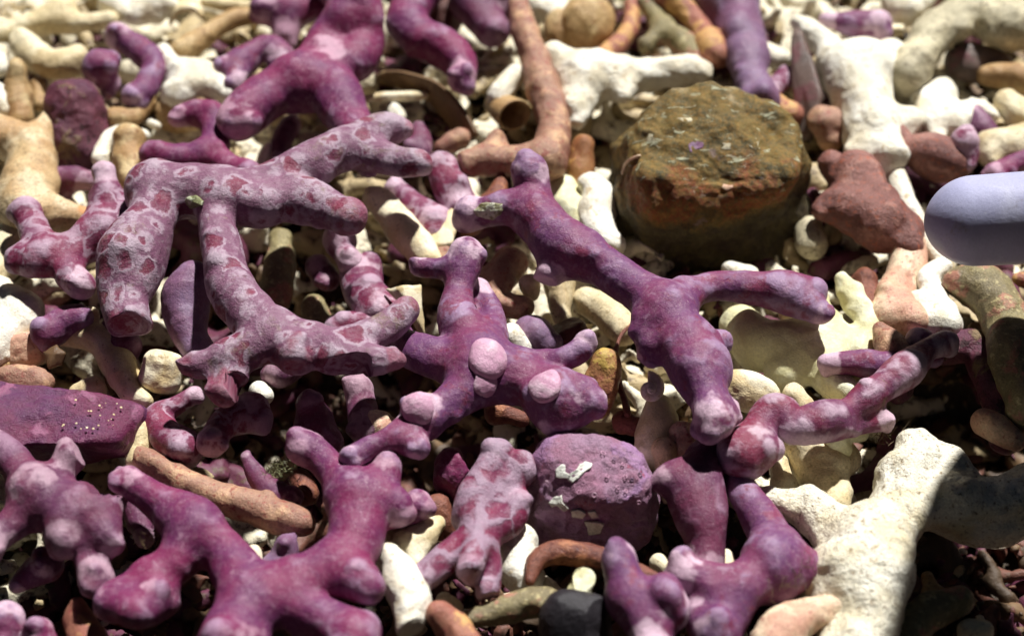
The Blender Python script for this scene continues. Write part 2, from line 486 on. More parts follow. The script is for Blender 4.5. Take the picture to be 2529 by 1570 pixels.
def C(name, mat, h, label, chains, split=None, lump=1.0, k=None, cut=None, nub=1.15):
    """a branching piece: chains of x,y,radius(,height) laid over the sea bed"""
    _seed[0] += 1
    sd = _seed[0]
    r_ = np.random.default_rng(sd)
    ch = parse(chains)
    ends = {}
    for c in ch:
        for q in c:
            ends[(q[0], q[1])] = ends.get((q[0], q[1]), 0) + 1
    curves, tips = [], []
    for c in ch:
        W = []
        for (x, y, r, dh) in c:
            p, s = at(x, y, h + dh)
            W.append([*p, r * s * (1.06 if name == 'purple_coral' else 1.0)])
        W = np.array(W)
        if len(W) == 1:
            W = np.vstack([W, W + np.array([.02, 0, 0, 0])])
        for e, w in ((c[0], W[0]), (c[-1], W[-1])):
            if ends[(e[0], e[1])] == 1:
                if nub > 0 and name == 'purple_coral':
                    w[3] *= r_.uniform(1.02, 1.2)
                tips.append(w)
        cc = catmull(W)
        nz = np.convolve(np.pad(r_.standard_normal(len(cc)), 3, mode='edge'), np.array([.1, .2, .25, .3, .25, .2, .1]) , mode='valid').clip(-1.6, 1.6)
        cc[:, 3] = np.maximum(cc[:, 3], .03) * (1 + .13 * lump * nz)
        curves.append(cc)
    rm = float(np.median(np.vstack(curves)[:, 3]))
    vs = min(.066, max(.03, rm * .165))
    k = k or rm * .55
    nubs = []
    for c in curves:
        L = np.linalg.norm(np.diff(c[:, :3], axis=0), axis=1).sum()
        nb = []
        for _ in range(r_.poisson(nub * L / max(rm, .25) * .55) if rm > .2 else 0):
            i = r_.integers(0, len(c)); r0 = c[i, 3]
            d = r_.standard_normal(3); d /= np.linalg.norm(d)
            rr = r0 * r_.uniform(.3, .62)
            nb.append((c[i, :3] + d * (r0 * r_.uniform(.72, .95) - rr * .35), rr))
        if name == 'purple_coral' and nub > 0 and rm > .2:
            for e, (w, nx) in enumerate(((c[0], c[1]), (c[-1], c[-2]))):
                if not any(np.allclose(w[:3], q[:3], atol=1e-4) for q in tips):
                    continue
                ax = w[:3] - nx[:3]; ax = ax / (np.linalg.norm(ax) + 1e-9)
                for _ in range(r_.integers(1, 4)):
                    d = r_.standard_normal(3); d -= ax * (d @ ax) * .6; d += ax * .5; d /= np.linalg.norm(d)
                    rr = w[3] * r_.uniform(.42, .62)
                    nb.append((w[:3] + d * (w[3] * 1.02 - rr * .45), rr))
        nubs.append(nb)
    F, lo = branch_field(curves, vs, k, nubs)
    v, f = surface_nets(F, lo, vs)
    off = r_.uniform(-40, 40, 3)
    pc = v + off
    if cut:                                                     # a broken, flat end
        for (x, y, dh, nx, ny, nz) in cut:
            p, s = at(x, y, h + dh)
            nn = np.array([nx, ny, nz]); nn = nn / np.linalg.norm(nn)
            d = (v - p) @ nn
            near = (np.linalg.norm(v - p, axis=1) < 1.6)
            m = (d > 0) & near
            v[m] -= nn * (d[m] * .92)[:, None]
    nr = vert_normals(v, f)
    amp = lump * min(1.0, rm / .4)
    hf = .45 if name == 'purple_coral' else 1.0
    v = v + nr * (amp * (.12 * max(1.0, rm / .42) * vnoise(pc, .85, sd) + hf * (.055 * vnoise(pc, 2.3, sd + 1) + .022 * vnoise(pc, 5.0, sd + 2) + .008 * vnoise(pc, 10., sd + 3))))[:, None]
    nr = vert_normals(v, f)
    cv = convexity(v, f, nr, vs)
    tip = np.zeros(len(v))
    for w in tips:
        d = np.linalg.norm(v - w[:3], axis=1) / w[3]
        x = np.clip((1.75 - d) / 1.25, 0, 1)
        tip = np.maximum(tip, x * x * (3 - 2 * x))
    org = np.array([v[:, 0].mean(), v[:, 1].mean(), v[:, 2].min()])
    SURF[label] = (v.copy(), nr)
    v = v - org
    m = MATS[mat]
    if split is None:
        split = len(ch) >= 3
    if not split:
        o = obj(name, mesh_from(v, f, name, pc, tip, cvx=cv), m, loc=org)
    else:
        o = bpy.data.objects.new(name, None); COL.objects.link(o); o.location = org.tolist()
        o.empty_display_size = .3
        fc = v[f].mean(1) + org
        D = np.stack([np.min([seg_dist(fc, a, b) for a, b in zip(c[:-1:2], np.vstack([c[2::2], c[-1:]]))], 0) for c in curves], 1)
        own = D.argmin(1)
        for i in range(len(curves)):
            fi = f[own == i]
            if len(fi) < 20:
                own[own == i] = (own[own == i] + 1) % len(curves)
        own = tidy(f, own, len(v))
        for i in range(len(curves)):
            fi = f[own == i]
            if len(fi) == 0:
                continue
            u, inv = np.unique(fi, return_inverse=True)
            me = mesh_from(v[u], inv.reshape(fi.shape), 'branch', pc[u], tip[u], normals=nr[u], cvx=cv[u])
            obj('branch', me, m, parent=o)
    return tag(o, label, CATS.get(name, name.replace('_', ' ')), GROUPS.get(name))

def cube_sphere(n):
    g = np.tan(np.linspace(-1, 1, n + 1) * math.pi / 4)
    vs, fs, base = [], [], 0
    for ax in range(3):
        for sg in (-1, 1):
            a, b = np.meshgrid(g, g, indexing='ij')
            p = np.zeros((n + 1, n + 1, 3))
            p[..., ax] = sg; p[..., (ax + 1) % 3] = a; p[..., (ax + 2) % 3] = b
            vs.append(p.reshape(-1, 3))
            i, j = np.meshgrid(np.arange(n), np.arange(n), indexing='ij')
            q = np.stack([i * (n + 1) + j, (i + 1) * (n + 1) + j, (i + 1) * (n + 1) + j + 1, i * (n + 1) + j + 1], -1).reshape(-1, 4)
            fs.append((q if sg > 0 else q[:, ::-1]) + base)
            base += (n + 1) ** 2
    v = np.vstack(vs); f = np.vstack(fs)
    key = np.round(v, 6)
    u, first, inv = np.unique(key, axis=0, return_index=True, return_inverse=True)
    v = v[first]; f = inv.reshape(-1)[f]
    return v / np.linalg.norm(v, axis=1, keepdims=True), f
SPH = {n: cube_sphere(n) for n in (8, 14, 24, 48, 96)}

def PB(name, mat, h, label, x, y, rx, ry, rot=0.0, dep=None, p=2.4, rough=1.0, n=14, planes=0, parent=None, flat=None):
    """a pebble: half sizes rx, ry as seen, rounded-box exponent p, optional random flat facets"""
    _seed[0] += 1
    sd = _seed[0]; r_ = np.random.default_rng(sd)
    c, s = at(x, y, h)
    d, f = SPH[n]
    a, b = rx * s, ry * s
    cc = (dep if dep else min(rx, ry) * .85) * s
    r = ((np.abs(d[:, 0]) / a) ** p + (np.abs(d[:, 1]) / b) ** p + (np.abs(d[:, 2]) / cc) ** p) ** (-1 / p)
    v = d * r[:, None]
    m = min(a, b, cc)
    for _ in range(planes):
        nn = r_.standard_normal(3); nn[2] = abs(nn[2]) * .8; nn /= np.linalg.norm(nn)
        ext = np.max(v @ nn)
        lim = ext * r_.uniform(.66, .84)
        e = v @ nn - lim
        v = v - nn * (np.maximum(e, 0) * .93)[:, None]
    rt = math.radians(rot)
    R = math.cos(rt) * RGT + math.sin(rt) * UPV
    U = -math.sin(rt) * RGT + math.cos(rt) * UPV
    v = v[:, :1] * R + v[:, 1:2] * U + v[:, 2:] * (-FWD)
    off = r_.uniform(-40, 40, 3)
    nr = vert_normals(v, f)
    pc = v + off
    v = v + nr * (rough * m * (.11 * vnoise(pc, .9 / max(m, .3), sd) + .055 * vnoise(pc, 2.2 / max(m, .3), sd + 1) + .02 * vnoise(pc, 6 / max(m, .3), sd + 2)))[:, None]
    v = v + c
    org = np.array([c[0], c[1], v[:, 2].min()])
    o = obj(name, mesh_from(v - org, f, name, pc), MATS[mat], loc=org)
    return tag(o, label, CATS.get(name, name.replace('_', ' ')), GROUPS.get(name))

def plate_mesh(P, thick, dome=0.0, nrm=None, sd=0):
    """polygon of world points -> thin curved plate with a real edge"""
    P = np.array(P)
    Q = []
    for a, b in zip(P, np.roll(P, -1, 0)):
        for t in np.linspace(0, 1, 6)[:-1]:
            Q.append(a * (1 - t) + b * t)
    Q = np.array(Q); c = Q.mean(0)
    n_ = np.zeros(3)
    for a, b in zip(Q, np.roll(Q, -1, 0)):
        n_ += np.cross(a - c, b - c)
    n_ /= np.linalg.norm(n_)
    if n_ @ -FWD < 0:
        n_ = -n_; Q = Q[::-1]
    m = len(Q)
    ext = np.linalg.norm(Q - c, axis=1).mean()
    Q = Q + (vnoise(Q, 1.6 / ext, sd) * .12 * ext + vnoise(Q, 4.5 / ext, sd + 1) * .07 * ext)[:, None] * (Q - c) / ext
    fr = [.0, .3, .6, .85, 1.0]
    top = [c + n_ * dome]
    for q in fr[1:]:
        top += list(c + (Q - c) * q + n_ * dome * (1 - q * q))
    top = np.array(top)
    bot = top - n_ * thick
    v = np.vstack([top, bot]); o = len(top)
    f = []
    for j in range(m):
        k = (j + 1) % m
        f.append((0, 1 + j, 1 + k, 1 + k)); f.append((o, o + 1 + k, o + 1 + j, o + 1 + j))
        for q in range(len(fr) - 2):
            A, B = 1 + q * m, 1 + (q + 1) * m
            f.append((A + j, B + j, B + k, A + k)); f.append((o + A + k, o + B + k, o + B + j, o + A + j))
        L = 1 + (len(fr) - 2) * m
        f.append((L + j, o + L + j, o + L + k, L + k))
    tri = []
    for q in f:
        tri.append(q[:3])
        if q[2] != q[3]:
            tri.append((q[0], q[2], q[3]))
    return v, np.array(tri)

def PL(name, mat, label, pts, thick=.06, dome=.05):
    _seed[0] += 1
    W = [at(*p)[0] for p in pts]
    v, f = plate_mesh(W, thick, dome, sd=_seed[0])
    org = np.array([v[:, 0].mean(), v[:, 1].mean(), v[:, 2].min()])
    me = mesh_from(v - org, f, name, v + rng.uniform(-30, 30, 3))
    o = obj(name, me, MATS[mat], loc=org)
    return tag(o, label, CATS.get(name, name.replace('_', ' ')), GROUPS.get(name))

def LF(name, mat, label, rows, thick=.07, sub=5, cat=None):
    """curved shell lofted through rows of x,y,height points"""
    _seed[0] += 1
    G = np.array([[at(*p)[0] for p in row] for row in rows])
    G = np.stack([catmull(np.pad(r, ((0, 0), (0, 1))), sub)[:, :3] for r in G])
    G = np.stack([catmull(np.pad(G[:, i], ((0, 0), (0, 1))), sub)[:, :3] for i in range(G.shape[1])], 1)
    a, b = G.shape[:2]
    v = G.reshape(-1, 3)
    i, j = np.meshgrid(np.arange(a - 1), np.arange(b - 1), indexing='ij')
    f = np.stack([i * b + j, (i + 1) * b + j, (i + 1) * b + j + 1, i * b + j + 1], -1).reshape(-1, 4)
    nr = vert_normals(v, f)
    v = v + nr * (.03 * vnoise(v, 1.5, _seed[0]))[:, None]
    V = np.vstack([v + nr * thick / 2, v - nr * thick / 2]); n = len(v)
    ring = [k for k in range(b)] + [k * b + b - 1 for k in range(1, a)] + [(a - 1) * b + k for k in range(b - 2, -1, -1)] + [k * b for k in range(a - 2, 0, -1)]
    ring = np.array(ring); r2 = np.roll(ring, -1)
    F = np.vstack([f, f[:, ::-1] + n, np.stack([ring, ring + n, r2 + n, r2], 1)[:, ::-1]])
    org = np.array([V[:, 0].mean(), V[:, 1].mean(), V[:, 2].min()])
    o = obj(name, mesh_from(V - org, F, name, V + rng.uniform(-30, 30, 3)), MATS[mat], loc=org)
    return tag(o, label, cat or CATS.get(name, name.replace('_', ' ')), GROUPS.get(name))

# ------------------------------------------------------------------ the setting: sea bed and deep gravel
def sstep(a, b, x):
    t = np.clip((x - a) / (b - a), 0, 1)
    return t * t * (3 - 2 * t)

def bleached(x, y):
    """1 where the bed is white rubble, 0 where shade is painted into the gravel: hollow, front, lower right"""
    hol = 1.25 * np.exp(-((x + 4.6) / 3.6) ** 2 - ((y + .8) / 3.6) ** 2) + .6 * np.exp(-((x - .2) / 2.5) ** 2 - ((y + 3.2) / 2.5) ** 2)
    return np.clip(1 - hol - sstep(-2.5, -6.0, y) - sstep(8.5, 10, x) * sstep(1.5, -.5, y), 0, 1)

def zg(x, y):
    t = sstep(3.0, -10.0, y)
    return -1.15 - 2.0 * t - 3.0 * (1 - bleached(x, y)) * (1 - .6 * t)

def sea_bed():
    n = 160
    g = np.sign(np.linspace(-1, 1, n + 1)) * (np.abs(np.linspace(-1, 1, n + 1)) ** 2.6) * 600
    X, Y = np.meshgrid(g, g, indexing='ij')
    v = np.stack([X, Y, zg(X, Y) - .5], -1).reshape(-1, 3)
    v[:, 2] += .25 * vnoise(v * [1, 1, 0], .5, 3)
    i, j = np.meshgrid(np.arange(n), np.arange(n), indexing='ij')
    f = np.stack([i * (n + 1) + j, (i + 1) * (n + 1) + j, (i + 1) * (n + 1) + j + 1, i * (n + 1) + j + 1], -1).reshape(-1, 4)
    t = M('sand', srgb(70, 56, 42), srgb(52, 42, 34), spots=srgb(168, 146, 108), ss=5, st=.62, bump=.6, bs=4)
    o = obj('sea_bed', mesh_from(v, f, 'sea_bed'), MATS['sand'])
    o['kind'] = 'structure'
sea_bed()

def gravel():
    t = NT('gravel'); pc = t.attr('pc').outputs['Vector']; tone = t.attr('tone').outputs['Fac']
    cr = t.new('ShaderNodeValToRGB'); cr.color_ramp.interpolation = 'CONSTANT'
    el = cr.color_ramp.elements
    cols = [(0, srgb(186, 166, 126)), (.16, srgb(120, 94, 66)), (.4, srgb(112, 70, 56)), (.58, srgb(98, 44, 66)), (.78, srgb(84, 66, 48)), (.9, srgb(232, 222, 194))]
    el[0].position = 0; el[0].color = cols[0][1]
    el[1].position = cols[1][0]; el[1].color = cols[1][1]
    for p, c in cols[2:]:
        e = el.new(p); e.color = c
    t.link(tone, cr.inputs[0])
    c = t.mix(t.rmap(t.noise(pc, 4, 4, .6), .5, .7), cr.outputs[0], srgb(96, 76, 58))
    t.link(c, t.b.inputs['Base Color'])
    bp = t.new('ShaderNodeBump'); bp.inputs['Strength'].default_value = .4; bp.inputs['Distance'].default_value = .1
    t.link(t.noise(pc, 7, 5, .6), bp.inputs['Height']); t.link(bp.outputs[0], t.b.inputs['Normal'])
    t.b.inputs['Roughness'].default_value = .6
    protos = []
    for q in range(14):
        r_ = np.random.default_rng(100 + q)
        curves = []
        L = r_.uniform(.7, 1.7)
        d = np.array([[-L * .5, 0, 0], [0, r_.uniform(-.2, .2), r_.uniform(0, .2)], [L * .5, r_.uniform(-.3, .3), 0]])
        rr = r_.uniform(.14, .28)
        curves.append(catmull(np.hstack([d, rr * r_.uniform(.7, 1.2, (3, 1))]), 3))
        for b in range(r_.integers(1, 5)):
            e = d[r_.integers(0, 3)] + r_.standard_normal(3) * [.35, .6, .3]
            curves.append(catmull(np.vstack([[*d[1], rr], [*((d[1] + e) / 2 + r_.standard_normal(3) * .1), rr * .8], [*e, rr * r_.uniform(.6, 1.15)]]), 2))
        F, lo = branch_field(curves, .15, rr * .4)
        v, f = surface_nets(F, lo, .15)
        for _ in range(2):
            cn = r_.standard_normal(3); cn /= np.linalg.norm(cn)
            e = v @ cn - np.max(v @ cn) * .55
            v = v - cn * (np.maximum(e, 0) * .9)[:, None]
        v = v + vert_normals(v, f) * (.1 * vnoise(v, 2.4, q) + .035 * vnoise(v, 4, q))[:, None]
        protos.append((v - v.mean(0), f))
    V, Fc, P, T = [], [], [], []
    base = 0
    r_ = np.random.default_rng(5)
    def put(v, f, x, y, z, s, tone):
        nonlocal base
        a = r_.uniform(0, 6.28); b = r_.uniform(-.7, .7)
        Rz = np.array([[math.cos(a), -math.sin(a), 0], [math.sin(a), math.cos(a), 0], [0, 0, 1]])
        Rx = np.array([[1, 0, 0], [0, math.cos(b), -math.sin(b)], [0, math.sin(b), math.cos(b)]])
        w = (v * s) @ Rx.T @ Rz.T
        V.append(w + [x, y, z]); Fc.append(f + base); base += len(v)
        P.append(w + r_.uniform(-50, 50, 3)); T.append(np.full(len(v), tone))
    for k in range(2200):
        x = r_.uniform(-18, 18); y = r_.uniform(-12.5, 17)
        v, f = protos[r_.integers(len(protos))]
        # bleached rubble at the back and right, darker tones paint in the shade of hollow and front
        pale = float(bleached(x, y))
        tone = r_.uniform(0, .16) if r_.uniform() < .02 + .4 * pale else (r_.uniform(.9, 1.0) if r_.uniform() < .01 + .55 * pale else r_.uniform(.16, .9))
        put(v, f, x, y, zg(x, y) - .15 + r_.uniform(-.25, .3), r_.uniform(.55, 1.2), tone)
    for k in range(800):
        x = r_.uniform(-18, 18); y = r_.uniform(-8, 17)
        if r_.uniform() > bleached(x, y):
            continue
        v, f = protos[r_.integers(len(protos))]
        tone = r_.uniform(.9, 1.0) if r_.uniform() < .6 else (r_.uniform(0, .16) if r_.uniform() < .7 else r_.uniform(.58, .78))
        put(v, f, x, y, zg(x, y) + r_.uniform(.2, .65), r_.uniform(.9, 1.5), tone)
    d, f8 = cube_sphere(2)
    for k in range(5000):
        x = r_.uniform(-18, 18); y = r_.uniform(-13, 14)
        sc = r_.uniform(.04, .15) * r_.uniform(.4, 1.3, 3) if k % 3 else np.array([r_.uniform(.12, .34), r_.uniform(.06, .16), .025])
        put(d * sc * (1 + .25 * r_.standard_normal((len(d), 1)).clip(-1, 1)), f8, x, y, zg(x, y) + r_.uniform(-.1, .45), 1.0, r_.uniform(0, 1))
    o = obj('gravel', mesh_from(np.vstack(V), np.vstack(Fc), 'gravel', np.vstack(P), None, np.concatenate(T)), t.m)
    o['kind'] = 'stuff'
    tag(o, 'small broken coral gravel covering the sea bed between the larger pieces', 'gravel')
gravel()

# ------------------------------------------------------------------ the large purple corals
PC, DC, BC, PE, SF = 'purple_coral', 'dead_coral', 'brown_coral', 'pebble', 'shell_fragment'

C(PC, 'mag', 1.7, 'thick magenta coral with forked trunk at top centre, knob facing up',
  '880,20,46,.5 850,60,44,.3 815,95,54 780,150,60 745,195,62;745,195,62 685,220,56 630,255,54 585,295,48;'
  '745,195,62 815,215,52 850,275,50 885,340,44 905,385,34,-.4;850,60,44,.3 895,95,38 878,140,40 815,160,48;850,60,44,.3 830,0,48 830,-40,45')
C(PC, 'mot', 2.3, 'large sprawling coral mottled rose and pale lilac, spread across left centre',
  '400,470,66 470,470,66 545,480,62;'
  '545,480,62 600,462,50 680,437,46 770,402,44 850,368,46 915,338,42 955,320,36 1000,318,20;'
  '850,368,46 930,385,38 985,398,32 1035,402,25;'
  '545,480,62 630,500,56 715,488,54 790,505,48 848,530,42 868,535,38;'
  '545,480,62 530,540,50 548,620,54 570,700,56 625,775,50 690,820,44 770,845,44 840,852,42 905,832,38 965,795,32 1000,765,30;'
  '770,845,44 840,880,44,.1 920,890,40,.1 970,888,28,.1;690,820,44 712,855,50,.15 728,873,46,.2;'
  '690,820,44 620,862,42 560,890,44,-.1 500,905,36,-.2 462,905,28,-.2;560,890,44,-.1 575,930,44,-.2 548,968,42,-.2;'
  '400,470,66 370,545,62 340,610,66,-.1 315,680,72,-.2 302,745,56,-.3 312,792,34,-.3',
  cut=[(318, 800, -.3, .2, -1, -.2), (735, 895, .3, .1, -1, -.1), (985, 900, .1, .6, -1, -.3)])
C(PC, 'mots', 1.35, 'magenta coral at left edge with upright smooth finger beside the mottled coral',
  '255,425,38,.55 262,470,40,.35 268,530,44 250,590,44;250,590,44 330,540,46 390,500,40,-.2;250,590,44 190,620,46 125,640,48 85,655,34 62,640,26;'
  '125,640,48 95,595,32 78,555,31 68,528,34;190,620,46 175,670,44 200,700,32')
C(PC, 'mag', 1.2, 'smooth magenta forked coral with two rounded arms left of the thick trunk',
  '440,290,27 480,280,34 525,295,38 535,335,36 515,375,34 450,390,28 375,383,23;515,375,34 570,415,32 610,430,26')
C(PC, 'pur', 1.7, 'purple coral at centre bearing a pale round bump, finger pointing up',
  '1150,625,38,.5 1143,670,38,.35 1133,725,44,.15 1130,790,48 1160,850,58 1185,905,70;1036,655,24,.2 1085,662,29,.25 1143,670,38,.35;'
  '1185,905,70 1120,893,44 1050,872,42 995,850,34,-.3;'
  '1185,905,70 1150,965,58 1095,1010,48 1040,1045,42 985,1085,36 920,1105,33 868,1128,27;'
  '1185,905,70 1255,925,62 1320,950,58 1375,985,60 1425,980,38,.1;1375,985,60 1372,1035,36,-.2;1375,985,60 1430,1005,34 1462,995,30,.1;'
  '1255,925,62 1330,893,30 1385,890,28,.1 1425,872,28,.15 1447,845,30,.25;1040,1045,42 1032,1008,46,.3;985,1085,36 1030,1108,31,.1;'
  '1185,905,70 1215,800,40,-.4 1180,715,36,-.4',)
C(PC, 'pur', 2.0, 'long purple coral branch reaching diagonally right in front of the mossy rock',
  '1165,525,38,-.3 1200,522,42,-.2 1260,515,50 1325,540,54 1375,592,58 1440,632,56 1510,672,54 1580,722,56 1640,775,64;'
  '1312,425,36,.5 1318,470,42,.25 1325,540,54;1375,592,58 1378,640,44,-.2 1362,672,36,-.3;'
  '1640,775,64 1710,722,40,-.2 1780,702,40,-.4 1860,712,44,-.55 1930,722,46,-.6 1985,752,36,-.6 2028,778,24,-.6;1930,722,46,-.6 1975,720,34,-.6 2005,722,24,-.6;'
  '1640,775,64 1690,845,62 1725,905,62 1742,960,54 1765,1010,44;1765,1010,44 1762,1030,46,.15;1765,1010,44 1808,1015,28,-.1;'
  '1690,845,62 1750,850,34,-.1 1782,840,16,-.1;1640,775,64 1592,810,38 1605,850,30,-.1',
  cut=[(1350, 690, -.3, -.5, -1, -.4)])
C(PC, 'purd', .95, 'stout dull magenta coral with broad shoulder below the pale knob',
  '1775,1050,34,.2 1765,1100,38,.1 1740,1150,50 1725,1200,62 1738,1270,58,-.1 1745,1335,50,-.3 1738,1400,44,-.5;1725,1200,62 1675,1178,42,.1 1645,1185,32,.1', nub=.3)
C(PC, 'pur', .8, 'lilac magenta coral at lower right with knobbly tips and a furry brown patch',
  '1800,1125,32 1825,1200,38 1865,1265,42 1900,1325,42 1905,1400,66,.1;1690,1415,45,.35 1745,1428,54,.3 1815,1450,62,.2 1905,1400,66,.1;'
  '1905,1400,66,.1 1970,1405,58 2028,1408,32;1905,1400,66,.1 1950,1362,36;1815,1450,62,.2 1790,1510,56 1770,1560,50;1790,1510,56 1725,1512,32')
C(PC, 'band', 1.3, 'banded pink and purple coral chain running right above the white coral',
  '1835,1120,46 1870,1065,38 1915,1022,48 1955,1055,36 1995,1050,42 2030,1042,34 2065,1030,42 2100,1012,34 2135,990,42 2180,955,36 2230,915,41 2285,865,32 2330,848,28,-.2;'
  '1835,1120,46 1870,1105,42;2030,1042,37 2110,1048,34,-.3 2190,1040,32,-.4')
C(PC, 'pur', .95, 'short purple rod with pale band lying left of the tan twig at right', '2045,895,28 2100,893,33 2150,898,34 2195,905,28')
C(PC, 'mag', 1.35, 'big smooth magenta coral across the bottom with long left arm',
  '318,1188,40,.2 365,1222,42,.1 425,1265,52 485,1310,58 545,1355,62 590,1415,64 625,1475,68;'
  '625,1475,68 700,1450,62 775,1428,62 830,1400,58 872,1350,54 885,1285,58 880,1225,64 835,1172,52 790,1130,44 752,1108,38,.1;'
  '880,1225,64 938,1190,40,.1 955,1148,33,.2;880,1225,64 965,1240,38,.1 985,1268,30;'
  '625,1475,68 715,1500,54 790,1535,52 870,1580,46;625,1475,68 590,1550,72 570,1610,70;'
  '485,1310,58 430,1385,52,-.1 365,1430,52,-.2 300,1480,46,-.2 275,1495,36,-.2;365,1430,52,-.2 378,1462,32,.15;300,1480,46,-.2 338,1505,40,.1 400,1490,36,-.4;'
  '830,1400,58 890,1430,42,.25 918,1448,32,.3 888,1405,22,.5', lump=.8)
C(PC, 'mag', .8, 'small round magenta knob with pale gloss right of the smooth forked coral', '1035,1248,33,.2 1000,1265,28 970,1262,24,-.2')
C(PC, 'purd', 1.4, 'dull magenta lobed coral in the lower left corner with stubby rod',
  '-30,1090,36 20,1125,38 70,1185,44 105,1225,62;172,1132,38,.2 140,1175,36,.1 105,1225,62;105,1225,62 180,1250,68 235,1262,60 275,1240,32;'
  '105,1225,62 92,1200,50,.3;105,1225,62 40,1285,56 -20,1335,50;180,1250,68 165,1325,44;235,1262,60 255,1315,48 285,1345,30;255,1315,48 230,1380,40,-.3 238,1425,38,-.3',
  cut=[(192, 1112, .25, .8, .4, .3)])
C(PC, 'vein', 1.0, 'rose coral with white veining left of the purple stone, many blunt tips',
  '1228,1128,38,.2 1200,1190,42,.1 1172,1260,44 1185,1325,42;1285,1158,34,.05 1250,1205,36 1205,1250,34 1172,1260,44;1285,1238,27,.1 1252,1285,36 1185,1325,42;'
  '1185,1325,42 1130,1355,38 1085,1390,36 1045,1425,30;1185,1325,42 1170,1370,36,.3 1158,1402,34,.4;1185,1325,42 1214,1395,28,-.1 1204,1455,32,-.2', k=.14,
  cut=[(1205, 1470, -.2, .3, -1, -.3)])
C(PC, 'pur', 1.25, 'purple coral with pale pink tip standing at bottom beside the black stone',
  '1532,1378,34,.4 1545,1425,40,.3 1565,1480,48,.1 1600,1540,58 1610,1610,60;1600,1540,58 1640,1505,50,.1;1565,1480,48,.1 1640,1465,26,-.2 1690,1460,20,-.3')
C(PC, 'mots', .75, 'small rose coral elbow dusted white, under the sprawling mottled coral', '625,1012,38 590,1030,34 545,1055,40,.1 522,1095,36,.15;590,1030,34 640,1040,26')
C(PC, 'mots', .55, 'small mottled rose coral stub left of the white dusted elbow', '480,975,20,.2 430,1005,26,.1 392,1030,34 410,1075,42 450,1105,36')
C(PC, 'lil', .9, 'smooth upright lilac finger partly hidden behind the mottled trunk', '478,690,40,.5 458,745,58,.2 465,810,56 490,860,42,-.2')
C(PC, 'mag', 1.3, 'bright magenta bent coral at top right of the thick trunk',
  '1035,-20,44 1003,50,42 1040,95,40 1095,120,44 1140,165,42 1138,192,38,.1')
C(PC, 'mag', .9, 'magenta coral lump behind the thick trunk at top edge', '662,25,36 720,28,40 775,12,32;720,28,40 705,85,36,-.3')
C(PC, 'pur', .9, 'rosy mauve coral stub left of the thick trunk, two knobs', '552,168,27 600,150,34 655,118,32 690,140,30;600,150,34 582,198,22')
C(PC, 'pur', .7, 'magenta coral with pale bent tip in the upper left', '292,88,32,.3 345,122,34,.1 382,165,30 358,222,32,-.1 332,240,26,-.1')
C(PC, 'pur', .8, 'small pale pink knob beside the dark warty pebble', '248,168,32,.4 262,205,28,-.1')
C(PC, 'purd', .6, 'short purple stub in shade under the upright finger', '150,455,28,-.2 185,445,32 215,450,26')
C(PC, 'purd', 1.0, 'dark purple coral pieces at top edge behind the bent magenta coral', '1165,0,46 1180,30,40 1215,75,34,-.1;1165,0,46 1230,10,36')
C(PC, 'purd', .3, 'thin magenta sliver in shade below the thick trunk', '715,310,24 695,350,24 685,395,18')
C(PC, 'purd', .5, 'pointed lilac tip behind the right arm of the mottled coral', '1035,310,8,.3 1038,345,24,.1 1030,375,28')
C(PC, 'mots', .65, 'pink and white mottled stub standing below the tan antler', '1092,415,33,.2 1108,455,38,.1 1135,505,36,-.1')
C(PC, 'mots', .4, 'pale mauve mottled stub behind the white club shaped coral', '975,470,28 1015,505,34 1075,555,38')
C(PC, 'mots', .45, 'mauve stub with two bulges hanging below the mottled arm', '838,590,36,.1 850,620,34 868,648,34,.1')
C(PC, 'mots', .2, 'blurred rose coral stub deep behind the red tipped branch', '890,680,40 905,730,46 935,775,44')
C(PC, 'purd', -.2, 'dim pinkish knob in the dark gap under the mottled coral', '785,660,32,.1 808,690,26')
C(PC, 'mots', .3, 'small mauve speckled twig behind the red tipped branch', '835,812,24 875,800,28 920,795,22')
C(PC, 'purd', .2, 'magenta tip under the dark flat ended knob', '690,925,30,.1 720,905,26')
C(PC, 'purd', .5, 'purple cone rising in the dark hollow at lower centre', '765,1000,24,.3 780,1045,40 815,1095,32;780,1045,40 745,1090,24')
C(PC, 'purd', .3, 'shaded rounded purple stub with lit left rim in the hollow', '880,955,38,.2 890,1000,42 900,1060,36')
C(PC, 'lil', .3, 'lilac cone tip between the two arms of the bottom coral', '705,1345,26,.3 700,1385,44 690,1420,50,-.2')
C(PC, 'purd', .5, 'slender purple twig with green tuft above the tan branch', '608,1128,12,.2 635,1175,26,.1 670,1215,32 715,1235,22')
C(PC, 'purd', .3, 'small dark purple twig behind the long left arm', '325,1245,24,.1 345,1285,28 358,1330,24;345,1285,28 305,1180,24')
C(PC, 'pur', .2, 'small magenta tip in the dark lower left corner', '110,1395,32,.1 80,1415,32 40,1445,18')
C(PC, 'pur', .4, 'pale pink knob at the bottom left corner', '15,1530,42,.2 20,1580,40')
C(PC, 'mag', .4, 'magenta knob peeking from the bottom edge at far left', '92,1562,36,.2 95,1600,34')
C(PC, 'pur', .7, 'purple leaf shaped coral stub at far left beside white coral', '195,785,24,.1 155,800,36 115,825,24')
C(PC, 'purd', .3, 'dim mauve knob in shadow under the blunt mottled arm', '290,830,36 300,870,30')
C(PC, 'lil', .8, 'dull blue purple columnar coral at top right of centre', '1745,-10,42 1810,30,56 1835,90,54 1848,150,46;1848,150,46 1855,205,42 1880,250,34')
C(PC, 'mots', .5, 'magenta and lilac bits between purple column and grey blade', '1950,190,22 1920,215,28 1890,240,32')
C(PC, 'pur', .9, 'purple rod with pink white tip at top right', '2043,48,27,.1 2100,58,34 2170,62,34')
